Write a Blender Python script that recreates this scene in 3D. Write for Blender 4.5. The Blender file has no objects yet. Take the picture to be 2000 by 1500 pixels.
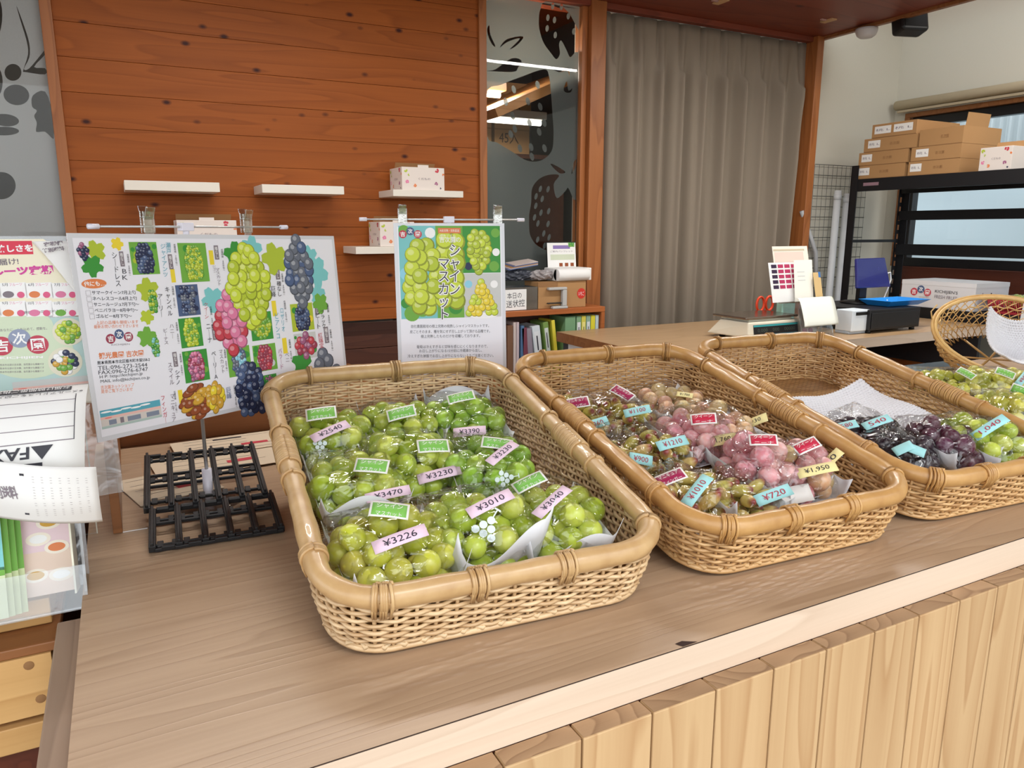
import bpy, bmesh, math, random
import numpy as np
from mathutils import Vector, Matrix, Euler
from mathutils.bvhtree import BVHTree
S = bpy.context.scene
COL = S.collection
# ------------------------------------------------------------------ camera, world, sun, exposure
CAM = Vector((0, 0, 1.37))
FPX = 1457.68
YAW, PITCH, ROLL = math.radians(-27.53018), math.radians(11.64403), math.radians(0.01419)
def _cam_axes():
    cy, sy = math.cos(YAW), math.sin(YAW)
    F = Vector((-sy, cy, 0)); R = Vector((cy, sy, 0)); U = Vector((0, 0, 1))
    f2 = F*math.cos(PITCH) - U*math.sin(PITCH); u2 = U*math.cos(PITCH) + F*math.sin(PITCH)
    r3 = R*math.cos(ROLL) + u2*math.sin(ROLL); u3 = u2*math.cos(ROLL) - R*math.sin(ROLL)
    return r3, u3, f2
CR, CU, CF = _cam_axes()
cam_data = bpy.data.cameras.new('camera'); cam = bpy.data.objects.new('camera', cam_data); COL.objects.link(cam)
cam_data.sensor_width = 36; cam_data.lens = 36*FPX/2000; cam_data.clip_start = .02; cam_data.clip_end = 100
cam.matrix_world = Matrix(((CR.x, CU.x, -CF.x, CAM.x), (CR.y, CU.y, -CF.y, CAM.y), (CR.z, CU.z, -CF.z, CAM.z), (0, 0, 0, 1)))
S.camera = cam
W = bpy.data.worlds.new('world'); S.world = W; W.use_nodes = True
nt = W.node_tree; bg = nt.nodes['Background']
tc = nt.nodes.new('ShaderNodeTexCoord'); sx = nt.nodes.new('ShaderNodeSeparateXYZ'); rp = nt.nodes.new('ShaderNodeValToRGB')
nt.links.new(tc.outputs['Generated'], sx.inputs[0])
mp = nt.nodes.new('ShaderNodeMapRange'); mp.inputs[1].default_value = -1; mp.inputs[2].default_value = 1
nt.links.new(sx.outputs[2], mp.inputs[0]); nt.links.new(mp.outputs[0], rp.inputs[0])
e = rp.color_ramp.elements
e[0].position = 0.46; e[0].color = (.30, .29, .27, 1); e[1].position = .54; e[1].color = (.93, .97, 1, 1)
nt.links.new(rp.outputs[0], bg.inputs[0]); bg.inputs[1].default_value = 2.55
sun_d = bpy.data.lights.new('sun', 'SUN'); sun = bpy.data.objects.new('sun', sun_d); COL.objects.link(sun)
sun_d.energy = 1.6; sun_d.angle = math.radians(24); sun_d.color = (1, .98, .95)
sun.rotation_euler = Vector((-.22, 1, -1.2)).to_track_quat('-Z', 'Y').to_euler(); sun.location = (1, -4, 4)
S.view_settings.view_transform = 'Standard'; S.view_settings.look = 'None'
S.view_settings.gamma = 1; S.view_settings.use_curve_mapping = False
S.view_settings.exposure = 0.05
S.cycles.transparent_max_bounces = 32; S.cycles.max_bounces = 10; S.cycles.use_denoising = True
S.cycles.caustics_reflective = False; S.cycles.caustics_refractive = False
def ceiling_light(name, loc, size, power, rot=(0, 0, 0), col=(1, .97, .92)):
    d = bpy.data.lights.new(name, 'AREA'); d.shape = 'RECTANGLE'; d.size, d.size_y = size; d.energy = power; d.color = col
    o = bpy.data.objects.new(name, d); COL.objects.link(o); o.location = loc; o.rotation_euler = rot
    return o
ceiling_light('ceiling_lamp', (.5, 1.9, 2.33), (1.2, .06), 16)
ceiling_light('ceiling_lamp', (2.4, 1.9, 2.33), (1.2, .06), 20)
ceiling_light('ceiling_lamp', (3.7, 1.2, 2.70), (.3, .8), 13)

# ------------------------------------------------------------------ pixel helpers (2000 x 1500 frame -> points in the room)
ZC = .95
def ray(x, y): return CR*((x-1000)/FPX) - CU*((y-750)/FPX) + CF
def atz(x, y, z=ZC):
    d = ray(x, y); return CAM + d*((z-CAM.z)/d.z)
def aty(x, y, Y):
    d = ray(x, y); return CAM + d*(Y/d.y)
def atx(x, y, X):
    d = ray(x, y); return CAM + d*(X/d.x)
def atp(x, y, p, n):
    d = ray(x, y); return CAM + d*((p-CAM).dot(n)/d.dot(n))
V = Vector
# ------------------------------------------------------------------ materials
def lin(c): return tuple(((x/255)/12.92 if x/255 <= .04045 else ((x/255+.055)/1.055)**2.4) for x in c)
MC = {}
def newmat(name):
    m = bpy.data.materials.new(name); m.use_nodes = True
    return m, m.node_tree, m.node_tree.nodes['Principled BSDF']
def mat(col, rough=.5, metal=0, coat=0, trans=0, sss=0, bump=0, bscale=200, spec=.5, name=None, emit=0, alpha=1, ior=1.45):
    key = ('p', col, rough, metal, coat, trans, sss, bump, bscale, spec, emit, alpha, ior)
    if key in MC: return MC[key]
    m, t, b = newmat(name or 'mat_%d_%d_%d' % tuple(col)); I = b.inputs
    I['Base Color'].default_value = (*lin(col), 1); I['Roughness'].default_value = rough; I['Metallic'].default_value = metal
    I['Coat Weight'].default_value = coat; I['Coat Roughness'].default_value = .05; I['Transmission Weight'].default_value = trans
    I['Specular IOR Level'].default_value = spec; I['IOR'].default_value = ior; I['Alpha'].default_value = alpha
    if sss: I['Subsurface Weight'].default_value = sss; I['Subsurface Radius'].default_value = (.01, .01, .006)
    if emit: I['Emission Color'].default_value = (*lin(col), 1); I['Emission Strength'].default_value = emit
    if bump or not emit:
        n = t.nodes.new('ShaderNodeTexNoise'); n.inputs['Scale'].default_value = bscale; n.inputs['Detail'].default_value = 3
        c = t.nodes.new('ShaderNodeTexCoord'); t.links.new(c.outputs['Object'], n.inputs['Vector'])
        if bump:
            bm = t.nodes.new('ShaderNodeBump'); bm.inputs['Strength'].default_value = bump; bm.inputs['Distance'].default_value = .002
            t.links.new(n.outputs['Fac'], bm.inputs['Height']); t.links.new(bm.outputs[0], I['Normal'])
        mr = t.nodes.new('ShaderNodeMapRange'); mr.inputs[3].default_value = max(0, rough-.05); mr.inputs[4].default_value = min(1, rough+.05)
        t.links.new(n.outputs['Fac'], mr.inputs[0]); t.links.new(mr.outputs[0], I['Roughness'])
    MC[key] = m; return m
def wood(name, light, dark, axis=0, scale=1., rings=9, knots=0, rough=.45, coat=0, vary=.12, stretch=14, fine=.35, knotcol=(60, 25, 20), line=.5, spec=.4):
    key = ('w', name)
    if key in MC: return MC[key]
    m, t, b = newmat('wood_'+name); N, L = t.nodes, t.links
    tc = N.new('ShaderNodeTexCoord'); geo = N.new('ShaderNodeNewGeometry'); oi = N.new('ShaderNodeObjectInfo')
    add = N.new('ShaderNodeMath'); add.operation = 'ADD'; L.new(geo.outputs['Random Per Island'], add.inputs[0]); L.new(oi.outputs['Random'], add.inputs[1])
    mul = N.new('ShaderNodeMath'); mul.operation = 'MULTIPLY'; mul.inputs[1].default_value = 37.; L.new(add.outputs[0], mul.inputs[0])
    off = N.new('ShaderNodeVectorMath'); off.operation = 'ADD'; L.new(tc.outputs['Object'], off.inputs[0]); L.new(mul.outputs[0], off.inputs[1])
    mp = N.new('ShaderNodeMapping'); sc = [stretch*scale]*3; sc[axis] = 1.0*scale; mp.inputs['Scale'].default_value = sc
    L.new(off.outputs[0], mp.inputs['Vector'])
    n1 = N.new('ShaderNodeTexNoise'); n1.inputs['Scale'].default_value = 1.0; n1.inputs['Detail'].default_value = 1.5; n1.inputs['Roughness'].default_value = .4
    L.new(mp.outputs[0], n1.inputs['Vector'])
    m1 = N.new('ShaderNodeMath'); m1.operation = 'MULTIPLY'; m1.inputs[1].default_value = rings; L.new(n1.outputs['Fac'], m1.inputs[0])
    fr = N.new('ShaderNodeMath'); fr.operation = 'FRACT'; L.new(m1.outputs[0], fr.inputs[0])
    r1 = N.new('ShaderNodeValToRGB'); el = r1.color_ramp.elements
    el[0].position = 0; el[0].color = (0, 0, 0, 1); el[1].position = 1; el[1].color = (0, 0, 0, 1)
    x = el.new(.75); x.color = (.55, .55, .55, 1); x = el.new(.92); x.color = (1, 1, 1, 1)
    L.new(fr.outputs[0], r1.inputs[0])
    mp2 = N.new('ShaderNodeMapping'); sc = [220*scale]*3; sc[axis] = 5*scale; mp2.inputs['Scale'].default_value = sc; L.new(off.outputs[0], mp2.inputs['Vector'])
    n2 = N.new('ShaderNodeTexNoise'); n2.inputs['Scale'].default_value = 1.; n2.inputs['Detail'].default_value = 4; L.new(mp2.outputs[0], n2.inputs['Vector'])
    a1 = N.new('ShaderNodeMath'); a1.operation = 'MULTIPLY'; a1.inputs[1].default_value = line; L.new(r1.outputs[0], a1.inputs[0])
    a2 = N.new('ShaderNodeMath'); a2.operation = 'MULTIPLY_ADD'; a2.inputs[1].default_value = fine; L.new(n2.outputs['Fac'], a2.inputs[0]); L.new(a1.outputs[0], a2.inputs[2])
    mix = N.new('ShaderNodeMix'); mix.data_type = 'RGBA'; mix.inputs[6].default_value = (*lin(light), 1); mix.inputs[7].default_value = (*lin(dark), 1)
    L.new(a2.outputs[0], mix.inputs[0])
    hs = N.new('ShaderNodeHueSaturation'); L.new(mix.outputs[2], hs.inputs['Color'])
    vr = N.new('ShaderNodeMapRange'); vr.inputs[1].default_value = 0; vr.inputs[2].default_value = 1; vr.inputs[3].default_value = 1-vary; vr.inputs[4].default_value = 1+vary
    wn = N.new('ShaderNodeTexWhiteNoise'); wn.noise_dimensions = '1D'; L.new(add.outputs[0], wn.inputs['W'])
    L.new(wn.outputs['Value'], vr.inputs[0]); L.new(vr.outputs[0], hs.inputs['Value'])
    out = hs.outputs[0]
    if knots:
        mp3 = N.new('ShaderNodeMapping'); sc = [9.5*knots]*3; sc[axis] = 5.5*knots; mp3.inputs['Scale'].default_value = sc; L.new(off.outputs[0], mp3.inputs['Vector'])
        vo = N.new('ShaderNodeTexVoronoi'); vo.inputs['Scale'].default_value = 1.; L.new(mp3.outputs[0], vo.inputs['Vector'])
        r3 = N.new('ShaderNodeMapRange'); r3.inputs[1].default_value = .055; r3.inputs[2].default_value = .16; r3.inputs[3].default_value = 1; r3.inputs[4].default_value = 0
        L.new(vo.outputs['Distance'], r3.inputs[0])
        sp = N.new('ShaderNodeSeparateColor'); L.new(vo.outputs['Color'], sp.inputs[0])
        gt = N.new('ShaderNodeMath'); gt.operation = 'GREATER_THAN'; gt.inputs[1].default_value = .3; L.new(sp.outputs[0], gt.inputs[0])
        mm = N.new('ShaderNodeMath'); mm.operation = 'MULTIPLY'; L.new(r3.outputs[0], mm.inputs[0]); L.new(gt.outputs[0], mm.inputs[1])
        mk = N.new('ShaderNodeMix'); mk.data_type = 'RGBA'; mk.inputs[7].default_value = (*lin(knotcol), 1)
        L.new(mm.outputs[0], mk.inputs[0]); L.new(out, mk.inputs[6]); out = mk.outputs[2]
    L.new(out, b.inputs['Base Color']); b.inputs['Roughness'].default_value = rough; b.inputs['Coat Weight'].default_value = coat
    b.inputs['Coat Roughness'].default_value = .15; b.inputs['Specular IOR Level'].default_value = spec
    bm = N.new('ShaderNodeBump'); bm.inputs['Strength'].default_value = .12; bm.inputs['Distance'].default_value = .002
    L.new(a2.outputs[0], bm.inputs['Height']); L.new(bm.outputs[0], b.inputs['Normal'])
    MC[key] = m; return m
def rattan(name, light, dark, rough=.4):
    m, t, b = newmat('rattan_'+name); N, L = t.nodes, t.links
    geo = N.new('ShaderNodeNewGeometry'); tc = N.new('ShaderNodeTexCoord')
    n = N.new('ShaderNodeTexNoise'); n.inputs['Scale'].default_value = 45; n.inputs['Detail'].default_value = 4; L.new(tc.outputs['Object'], n.inputs['Vector'])
    a = N.new('ShaderNodeMath'); a.operation = 'MULTIPLY_ADD'; a.inputs[1].default_value = .5; L.new(geo.outputs['Random Per Island'], a.inputs[0])
    a2 = N.new('ShaderNodeMath'); a2.operation = 'MULTIPLY_ADD'; a2.inputs[1].default_value = 1.1; a2.inputs[2].default_value = -.35; L.new(n.outputs['Fac'], a2.inputs[0]); L.new(a2.outputs[0], a.inputs[2])
    mx = N.new('ShaderNodeMix'); mx.data_type = 'RGBA'; mx.inputs[6].default_value = (*lin(light), 1); mx.inputs[7].default_value = (*lin(dark), 1); L.new(a.outputs[0], mx.inputs[0])
    L.new(mx.outputs[2], b.inputs['Base Color']); b.inputs['Roughness'].default_value = rough; b.inputs['Coat Weight'].default_value = .15
    return m
def berry_mat(name, cols, rough=.3, sss=.25, bloom=.15, tip=None):
    m, t, b = newmat('berry_'+name); N, L = t.nodes, t.links
    oi = N.new('ShaderNodeObjectInfo'); tc = N.new('ShaderNodeTexCoord'); r = N.new('ShaderNodeValToRGB'); el = r.color_ramp.elements
    el[0].color = (*lin(cols[0]), 1); el[1].color = (*lin(cols[-1]), 1)
    for i, c in enumerate(cols[1:-1]): x = el.new((i+1)/(len(cols)-1)); x.color = (*lin(c), 1)
    n = N.new('ShaderNodeTexNoise'); n.inputs['Scale'].default_value = 1.3; n.inputs['Detail'].default_value = 5; L.new(tc.outputs['Object'], n.inputs['Vector'])
    a = N.new('ShaderNodeMath'); a.operation = 'MULTIPLY_ADD'; a.inputs[1].default_value = .5; L.new(n.outputs['Fac'], a.inputs[0])
    a2 = N.new('ShaderNodeMath'); a2.operation = 'MULTIPLY_ADD'; a2.inputs[1].default_value = .9; a2.inputs[2].default_value = -.2; L.new(oi.outputs['Random'], a2.inputs[0]); L.new(a2.outputs[0], a.inputs[2])
    L.new(a.outputs[0], r.inputs[0]); out = r.outputs[0]
    if tip:
        s = N.new('ShaderNodeSeparateXYZ'); L.new(tc.outputs['Object'], s.inputs[0])
        k = N.new('ShaderNodeMapRange'); k.inputs[1].default_value = .5; k.inputs[2].default_value = .95; L.new(s.outputs[2], k.inputs[0])
        mk = N.new('ShaderNodeMix'); mk.data_type = 'RGBA'; mk.inputs[7].default_value = (*lin(tip), 1); L.new(k.outputs[0], mk.inputs[0]); L.new(out, mk.inputs[6]); out = mk.outputs[2]
    nb = N.new('ShaderNodeTexNoise'); nb.inputs['Scale'].default_value = 2.2; nb.inputs['Detail'].default_value = 6; L.new(tc.outputs['Object'], nb.inputs['Vector'])
    kb = N.new('ShaderNodeMapRange'); kb.inputs[1].default_value = .4; kb.inputs[2].default_value = .75; kb.inputs[4].default_value = bloom; L.new(nb.outputs['Fac'], kb.inputs[0])
    mb = N.new('ShaderNodeMix'); mb.data_type = 'RGBA'; mb.inputs[7].default_value = (.75, .75, .78, 1); L.new(kb.outputs[0], mb.inputs[0]); L.new(out, mb.inputs[6])
    L.new(mb.outputs[2], b.inputs['Base Color']); b.inputs['Roughness'].default_value = rough
    b.inputs['Subsurface Weight'].default_value = sss; b.inputs['Subsurface Radius'].default_value = (.012, .012, .005); b.inputs['Subsurface Scale'].default_value = 1
    return m
def film_mat(name, tint=(1, 1, 1), base=.04, rim=.55, rough=.06, bump=.6, bscale=60, crease=0):
    m = bpy.data.materials.new(name); m.use_nodes = True; t = m.node_tree; N, L = t.nodes, t.links; N.clear()
    out = N.new('ShaderNodeOutputMaterial'); tr = N.new('ShaderNodeBsdfTransparent'); tr.inputs[0].default_value = (*tint, 1)
    gl = N.new('ShaderNodeBsdfGlossy'); gl.inputs['Roughness'].default_value = rough
    mx = N.new('ShaderNodeMixShader'); fr = N.new('ShaderNodeLayerWeight'); fr.inputs['Blend'].default_value = .22
    n = N.new('ShaderNodeTexNoise'); n.inputs['Scale'].default_value = bscale; n.inputs['Detail'].default_value = 2; n.inputs['Distortion'].default_value = 1.2
    c = N.new('ShaderNodeTexCoord'); L.new(c.outputs['Object'], n.inputs['Vector'])
    b = N.new('ShaderNodeBump'); b.inputs['Strength'].default_value = bump; b.inputs['Distance'].default_value = .004
    if crease:
        vo = N.new('ShaderNodeTexVoronoi'); vo.feature = 'DISTANCE_TO_EDGE'; vo.inputs['Scale'].default_value = crease; vo.inputs['Randomness'].default_value = 1
        wp = N.new('ShaderNodeVectorMath'); wp.operation = 'MULTIPLY_ADD'; wp.inputs[1].default_value = (.02, .02, .02); L.new(n.outputs['Color'], wp.inputs[0]); L.new(c.outputs['Object'], wp.inputs[2]); L.new(wp.outputs[0], vo.inputs['Vector'])
        vm = N.new('ShaderNodeMapRange'); vm.inputs[1].default_value = 0; vm.inputs[2].default_value = .09; vm.inputs[3].default_value = .55; vm.inputs[4].default_value = 0; L.new(vo.outputs['Distance'], vm.inputs[0])
        ad = N.new('ShaderNodeMath'); ad.operation = 'ADD'; L.new(vm.outputs[0], ad.inputs[0]); L.new(n.outputs['Fac'], ad.inputs[1]); L.new(ad.outputs[0], b.inputs['Height'])
    else: L.new(n.outputs['Fac'], b.inputs['Height'])
    L.new(b.outputs[0], gl.inputs['Normal']); L.new(b.outputs[0], fr.inputs['Normal'])
    k = N.new('ShaderNodeMapRange'); k.inputs[3].default_value = base; k.inputs[4].default_value = rim; L.new(fr.outputs['Fresnel'], k.inputs[0])
    L.new(k.outputs[0], mx.inputs[0]); L.new(tr.outputs[0], mx.inputs[1]); L.new(gl.outputs[0], mx.inputs[2]); L.new(mx.outputs[0], out.inputs[0])
    return m
def frost_mat(name, col, alpha):
    m = bpy.data.materials.new(name); m.use_nodes = True; t = m.node_tree; N, L = t.nodes, t.links; N.clear()
    out = N.new('ShaderNodeOutputMaterial'); df = N.new('ShaderNodeBsdfDiffuse'); tl = N.new('ShaderNodeBsdfTranslucent'); tr = N.new('ShaderNodeBsdfTransparent')
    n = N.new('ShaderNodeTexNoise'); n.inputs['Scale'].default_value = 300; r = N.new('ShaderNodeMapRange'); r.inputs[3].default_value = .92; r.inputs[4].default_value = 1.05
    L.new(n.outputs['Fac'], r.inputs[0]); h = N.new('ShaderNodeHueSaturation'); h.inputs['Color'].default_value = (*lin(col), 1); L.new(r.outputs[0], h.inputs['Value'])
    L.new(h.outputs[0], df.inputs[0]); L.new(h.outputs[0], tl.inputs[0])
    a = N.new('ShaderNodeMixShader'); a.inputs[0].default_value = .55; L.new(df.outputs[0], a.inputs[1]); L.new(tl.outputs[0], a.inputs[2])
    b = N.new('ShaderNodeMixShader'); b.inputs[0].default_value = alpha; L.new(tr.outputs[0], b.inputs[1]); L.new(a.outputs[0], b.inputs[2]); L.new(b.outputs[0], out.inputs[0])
    return m
# ------------------------------------------------------------------ mesh building
WLOC = {}
class MB:
    def __init__(s): s.v = []; s.f = []; s.mi = []; s.sm = []; s.mats = []
    def mid(s, m):
        if m not in s.mats: s.mats.append(m)
        return s.mats.index(m)
    def add(s, vs, fs, m, smooth=False):
        k = len(s.v); s.v += [V(p) for p in vs]; i = s.mid(m)
        for f in fs: s.f.append([k+j for j in f]); s.mi.append(i); s.sm.append(smooth)
        return s
    def box(s, c, d, m, R=None):
        c = V(c); vs = []
        for z in (-1, 1):
            for x, y in ((-1, -1), (1, -1), (1, 1), (-1, 1)):
                p = V((x*d[0]/2, y*d[1]/2, z*d[2]/2)); vs.append(c + (R @ p if R else p))
        return s.add(vs, [(3, 2, 1, 0), (4, 5, 6, 7), (0, 1, 5, 4), (1, 2, 6, 5), (2, 3, 7, 6), (3, 0, 4, 7)], m)
    def bx(s, x0, x1, y0, y1, z0, z1, m): return s.box(((x0+x1)/2, (y0+y1)/2, (z0+z1)/2), (abs(x1-x0), abs(y1-y0), abs(z1-z0)), m)
    def tube(s, path, r, m, n=8, closed=False, cap=True, flat=1.):
        P = [V(p) for p in path]; K = len(P); vs = []; fs = []
        up = None
        for i in range(K):
            a = P[(i-1) % K] if (closed or i) else P[i]; b = P[(i+1) % K] if (closed or i < K-1) else P[i]
            t = (b-a); t = t.normalized() if t.length > 1e-9 else V((0, 0, 1))
            if up is None: up = t.orthogonal().normalized()
            up = (up - t*up.dot(t)); up = up.normalized() if up.length > 1e-6 else t.orthogonal().normalized()
            w = t.cross(up); rr = r[i] if isinstance(r, (list, tuple)) else r
            for j in range(n):
                an = 2*math.pi*j/n; vs.append(P[i] + up*(rr*math.cos(an)) + w*(rr*flat*math.sin(an)))
        for i in range(K if closed else K-1):
            q = (i+1) % K
            for j in range(n): fs.append((i*n+j, i*n+(j+1) % n, q*n+(j+1) % n, q*n+j))
        if cap and not closed: fs.append(tuple(range(n-1, -1, -1))); fs.append(tuple((K-1)*n+j for j in range(n)))
        return s.add(vs, fs, m, True)
    def cyl(s, p0, p1, r, m, n=20): return s.tube([p0, p1], r, m, n)
    def lathe(s, o, prof, m, n=28, axis=V((0, 0, 1))):
        ax = V(axis).normalized(); a = ax.orthogonal().normalized(); b = ax.cross(a); vs = []; fs = []
        for r, h in prof:
            for j in range(n): an = 2*math.pi*j/n; vs.append(V(o) + ax*h + a*(r*math.cos(an)) + b*(r*math.sin(an)))
        for i in range(len(prof)-1):
            for j in range(n): fs.append((i*n+j, i*n+(j+1) % n, (i+1)*n+(j+1) % n, (i+1)*n+j))
        fs.append(tuple(range(n-1, -1, -1))); fs.append(tuple((len(prof)-1)*n+j for j in range(n)))
        return s.add(vs, fs, m, True)
    def sphere(s, c, r, m, seg=16, ring=10, sc=(1, 1, 1)):
        vs = [V(c)+V((0, 0, r*sc[2]))]; fs = []
        for i in range(1, ring):
            ph = math.pi*i/ring
            for j in range(seg):
                th = 2*math.pi*j/seg; vs.append(V(c)+V((r*sc[0]*math.sin(ph)*math.cos(th), r*sc[1]*math.sin(ph)*math.sin(th), r*sc[2]*math.cos(ph))))
        vs.append(V(c)-V((0, 0, r*sc[2]))); last = len(vs)-1
        for j in range(seg): fs.append((0, 1+j, 1+(j+1) % seg)); fs.append((last, last-seg+(j+1) % seg, last-seg+j))
        for i in range(ring-2):
            for j in range(seg): a = 1+i*seg; fs.append((a+j, a+seg+j, a+seg+(j+1) % seg, a+(j+1) % seg))
        return s.add(vs, fs, m, True)
    def grid(s, fn, nu, nv, m, smooth=True):
        vs = [fn(i/nu, j/nv) for j in range(nv+1) for i in range(nu+1)]; w = nu+1
        return s.add(vs, [(j*w+i, j*w+i+1, (j+1)*w+i+1, (j+1)*w+i) for j in range(nv) for i in range(nu)], m, smooth)
    def sheet(s, fn, nu, nv, m, th=.0006, smooth=True):
        # a sheet with two faces and edges
        g = [[V(fn(i/nu, j/nv)) for i in range(nu+1)] for j in range(nv+1)]; w = nu+1
        def nrm(i, j):
            a = g[j][min(i+1, nu)]-g[j][max(i-1, 0)]; b = g[min(j+1, nv)][i]-g[max(j-1, 0)][i]
            c = a.cross(b); return c.normalized() if c.length > 1e-12 else V((0, 0, 1))
        top = [g[j][i]+nrm(i, j)*th for j in range(nv+1) for i in range(nu+1)]; bot = [g[j][i] for j in range(nv+1) for i in range(nu+1)]
        k = len(top); fs = []
        for j in range(nv):
            for i in range(nu):
                q = (j*w+i, j*w+i+1, (j+1)*w+i+1, (j+1)*w+i); fs.append(q); fs.append(tuple(k+a for a in q[::-1]))
        ring = [i for i in range(w)]+[j*w+nu for j in range(1, nv+1)]+[nv*w+i for i in range(nu-1, -1, -1)]+[j*w for j in range(nv-1, 0, -1)]
        for a in range(len(ring)): b = ring[(a+1) % len(ring)]; fs.append((ring[a], k+ring[a], k+b, b))
        return s.add(top+bot, fs, m, smooth)
    def prism(s, fr, pts, z0, z1, m):
        n = len(pts); vs = [fr.p(x, y, z0) for x, y in pts]+[fr.p(x, y, z1) for x, y in pts]
        return s.add(vs, [tuple(range(n-1, -1, -1)), tuple(range(n, 2*n))]+[(i, (i+1) % n, n+(i+1) % n, n+i) for i in range(n)], m)
    def poly(s, fr, pts, z, m): return s.add([fr.p(x, y, z) for x, y in pts], [tuple(range(len(pts)))], m)
    def rect(s, fr, x0, y0, x1, y1, z, m): return s.poly(fr, [(x0, y0), (x1, y0), (x1, y1), (x0, y1)], z, m)
    def disc(s, fr, x, y, rx, ry, z, m, n=14, rot=0):
        c, q = math.cos(rot), math.sin(rot)
        return s.poly(fr, [(x+rx*math.cos(a)*c-ry*math.sin(a)*q, y+rx*math.cos(a)*q+ry*math.sin(a)*c) for a in [2*math.pi*i/n for i in range(n)]], z, m)
    def text(s, fr, body, p0, p1, h, z, m, vert=False, bold=0):
        """body fitted between local points p0 and p1 (vertical writing: top to bottom), h high (wide)"""
        if vert: body = '\n'.join(body.replace('ー', '｜'))
        vs, fs, bb = glyphs(body, bold, vert)
        p0, p1 = V(p0), V(p1); d = p1-p0; L = d.length
        if L < 1e-9: return s
        if vert: ey = -d/L; ex = V((-ey.y, ey.x))*-1; sx_, sy_ = h/max(bb[2]-bb[0], 1e-6), L/max(bb[3]-bb[1], 1e-6)
        else: ex = d/L; ey = V((-ex.y, ex.x)); sx_, sy_ = L/max(bb[2]-bb[0], 1e-6), h/max(bb[3]-bb[1], 1e-6)
        c = (p0+p1)/2; mx, my = (bb[0]+bb[2])/2, (bb[1]+bb[3])/2
        pts = [c+ex*((x-mx)*sx_)+ey*((y-my)*sy_) for x, y in vs]
        return s.add([fr.p(p.x, p.y, z) for p in pts], fs, m)
    def build(s, name, parent=None, bevel=0, solid=0, seg=2):
        me = bpy.data.meshes.new(name); o = bpy.data.objects.new(name, me); COL.objects.link(o)
        if parent is not None: o.parent = parent; base = WLOC[parent.name]
        else:
            a = np.array([tuple(p) for p in s.v]); lo, hi = a.min(0), a.max(0)
            base = V(((lo[0]+hi[0])/2, (lo[1]+hi[1])/2, lo[2])); o.location = base
        WLOC[o.name] = base
        me.from_pydata([tuple(p-base) for p in s.v], [], s.f)
        for m in s.mats: me.materials.append(m)
        me.polygons.foreach_set('material_index', s.mi); me.polygons.foreach_set('use_smooth', s.sm); me.update()
        if bevel:
            b = o.modifiers.new('edge', 'BEVEL'); b.width = bevel; b.segments = seg; b.limit_method = 'ANGLE'; b.angle_limit = math.radians(50)
        return o
class Frame:
    def __init__(s, o, u, v): s.o = V(o); s.u = V(u).normalized(); s.v = V(v); s.v = (s.v - s.u*s.v.dot(s.u)).normalized(); s.n = s.u.cross(s.v)
    def p(s, x, y, z=0): return s.o + s.u*x + s.v*y + s.n*z
    def px(s, x, y):
        q = atp(x, y, s.o, s.n)-s.o; return V((q.dot(s.u), q.dot(s.v)))
_G = {}
def glyphs(body, bold=0, vert=False):
    k = (body, bold, vert)
    if k not in _G:
        c = bpy.data.curves.new('t', 'FONT'); c.body = body; c.resolution_u = 2; c.offset = bold
        if vert: c.align_x = 'CENTER'; c.space_line = .95
        o = bpy.data.objects.new('t', c); me = bpy.data.meshes.new_from_object(o)
        vs = [(p.co.x, p.co.y) for p in me.vertices]; fs = [tuple(p.vertices) for p in me.polygons]
        bpy.data.objects.remove(o); bpy.data.curves.remove(c); bpy.data.meshes.remove(me)
        if not vs: vs, fs = [(0, 0), (1, 0), (1, 1)], []
        xs = [p[0] for p in vs]; ys = [p[1] for p in vs]; _G[k] = (vs, fs, (min(xs), min(ys), max(xs), max(ys)))
    return _G[k]
def tag(o, label, cat, group=None, kind=None):
    o['label'] = label; o['category'] = cat
    if group: o['group'] = group
    if kind: o['kind'] = kind
    return o
def thing(name, loc, label, cat, group=None):
    o = bpy.data.objects.new(name, None); o.empty_display_size = .05; COL.objects.link(o); o.location = V(loc); WLOC[o.name] = V(loc)
    return tag(o, label, cat, group)
def struct(o): o['kind'] = 'structure'; return o
rnd = random.Random(7)
# ------------------------------------------------------------------ palette
WALLW = wood('cedar', (166, 91, 36), (122, 61, 22), 0, .8, 9, knots=1.5, rough=.5, spec=.2, vary=.05, stretch=14, line=.4, fine=.4)
POSTW = wood('post', (178, 112, 62), (135, 76, 36), 2, 1, 6, rough=.4, vary=.08, stretch=10)
SOFF = wood('soffit', (138, 66, 44), (98, 44, 30), 0, .8, 6, knots=.8, rough=.5, vary=.08, stretch=8)
DARKW = wood('dark_brown', (92, 52, 36), (66, 36, 26), 0, 1, 7, knots=.8, rough=.5, vary=.06)
TOPW = wood('ash_laminate', (188, 160, 131), (158, 129, 102), 0, .8, 14, rough=.36, vary=0, stretch=16, line=.5, fine=.6, spec=.5)
FASW = wood('pale_edge', (222, 201, 180), (196, 170, 146), 0, 1.5, 5, rough=.5, vary=0, stretch=12, line=.4)
PINE = wood('pine', (200, 168, 126), (168, 128, 86), 2, 1, 9, knots=.55, rough=.5, vary=.07, stretch=11, line=.6, fine=.3, knotcol=(105, 65, 35))
PINEH = wood('pine_box', (222, 180, 120), (184, 136, 78), 0, 1, 6, rough=.45, vary=.06, stretch=10)
ENDG = wood('end_grain', (176, 144, 110), (134, 104, 76), 0, 6, 12, rough=.6, vary=.12, stretch=2, line=.7)
BROWNW = wood('brown', (158, 104, 62), (116, 72, 40), 0, 1, 6, rough=.45, vary=.06)
WHITEWALL = mat((196, 192, 178), .75, bump=.15, bscale=120, name='plaster')
WHITE = mat((238, 236, 232), .5); PAPER = mat((240, 240, 238), .7); CREAM = mat((228, 222, 204), .5)
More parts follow.
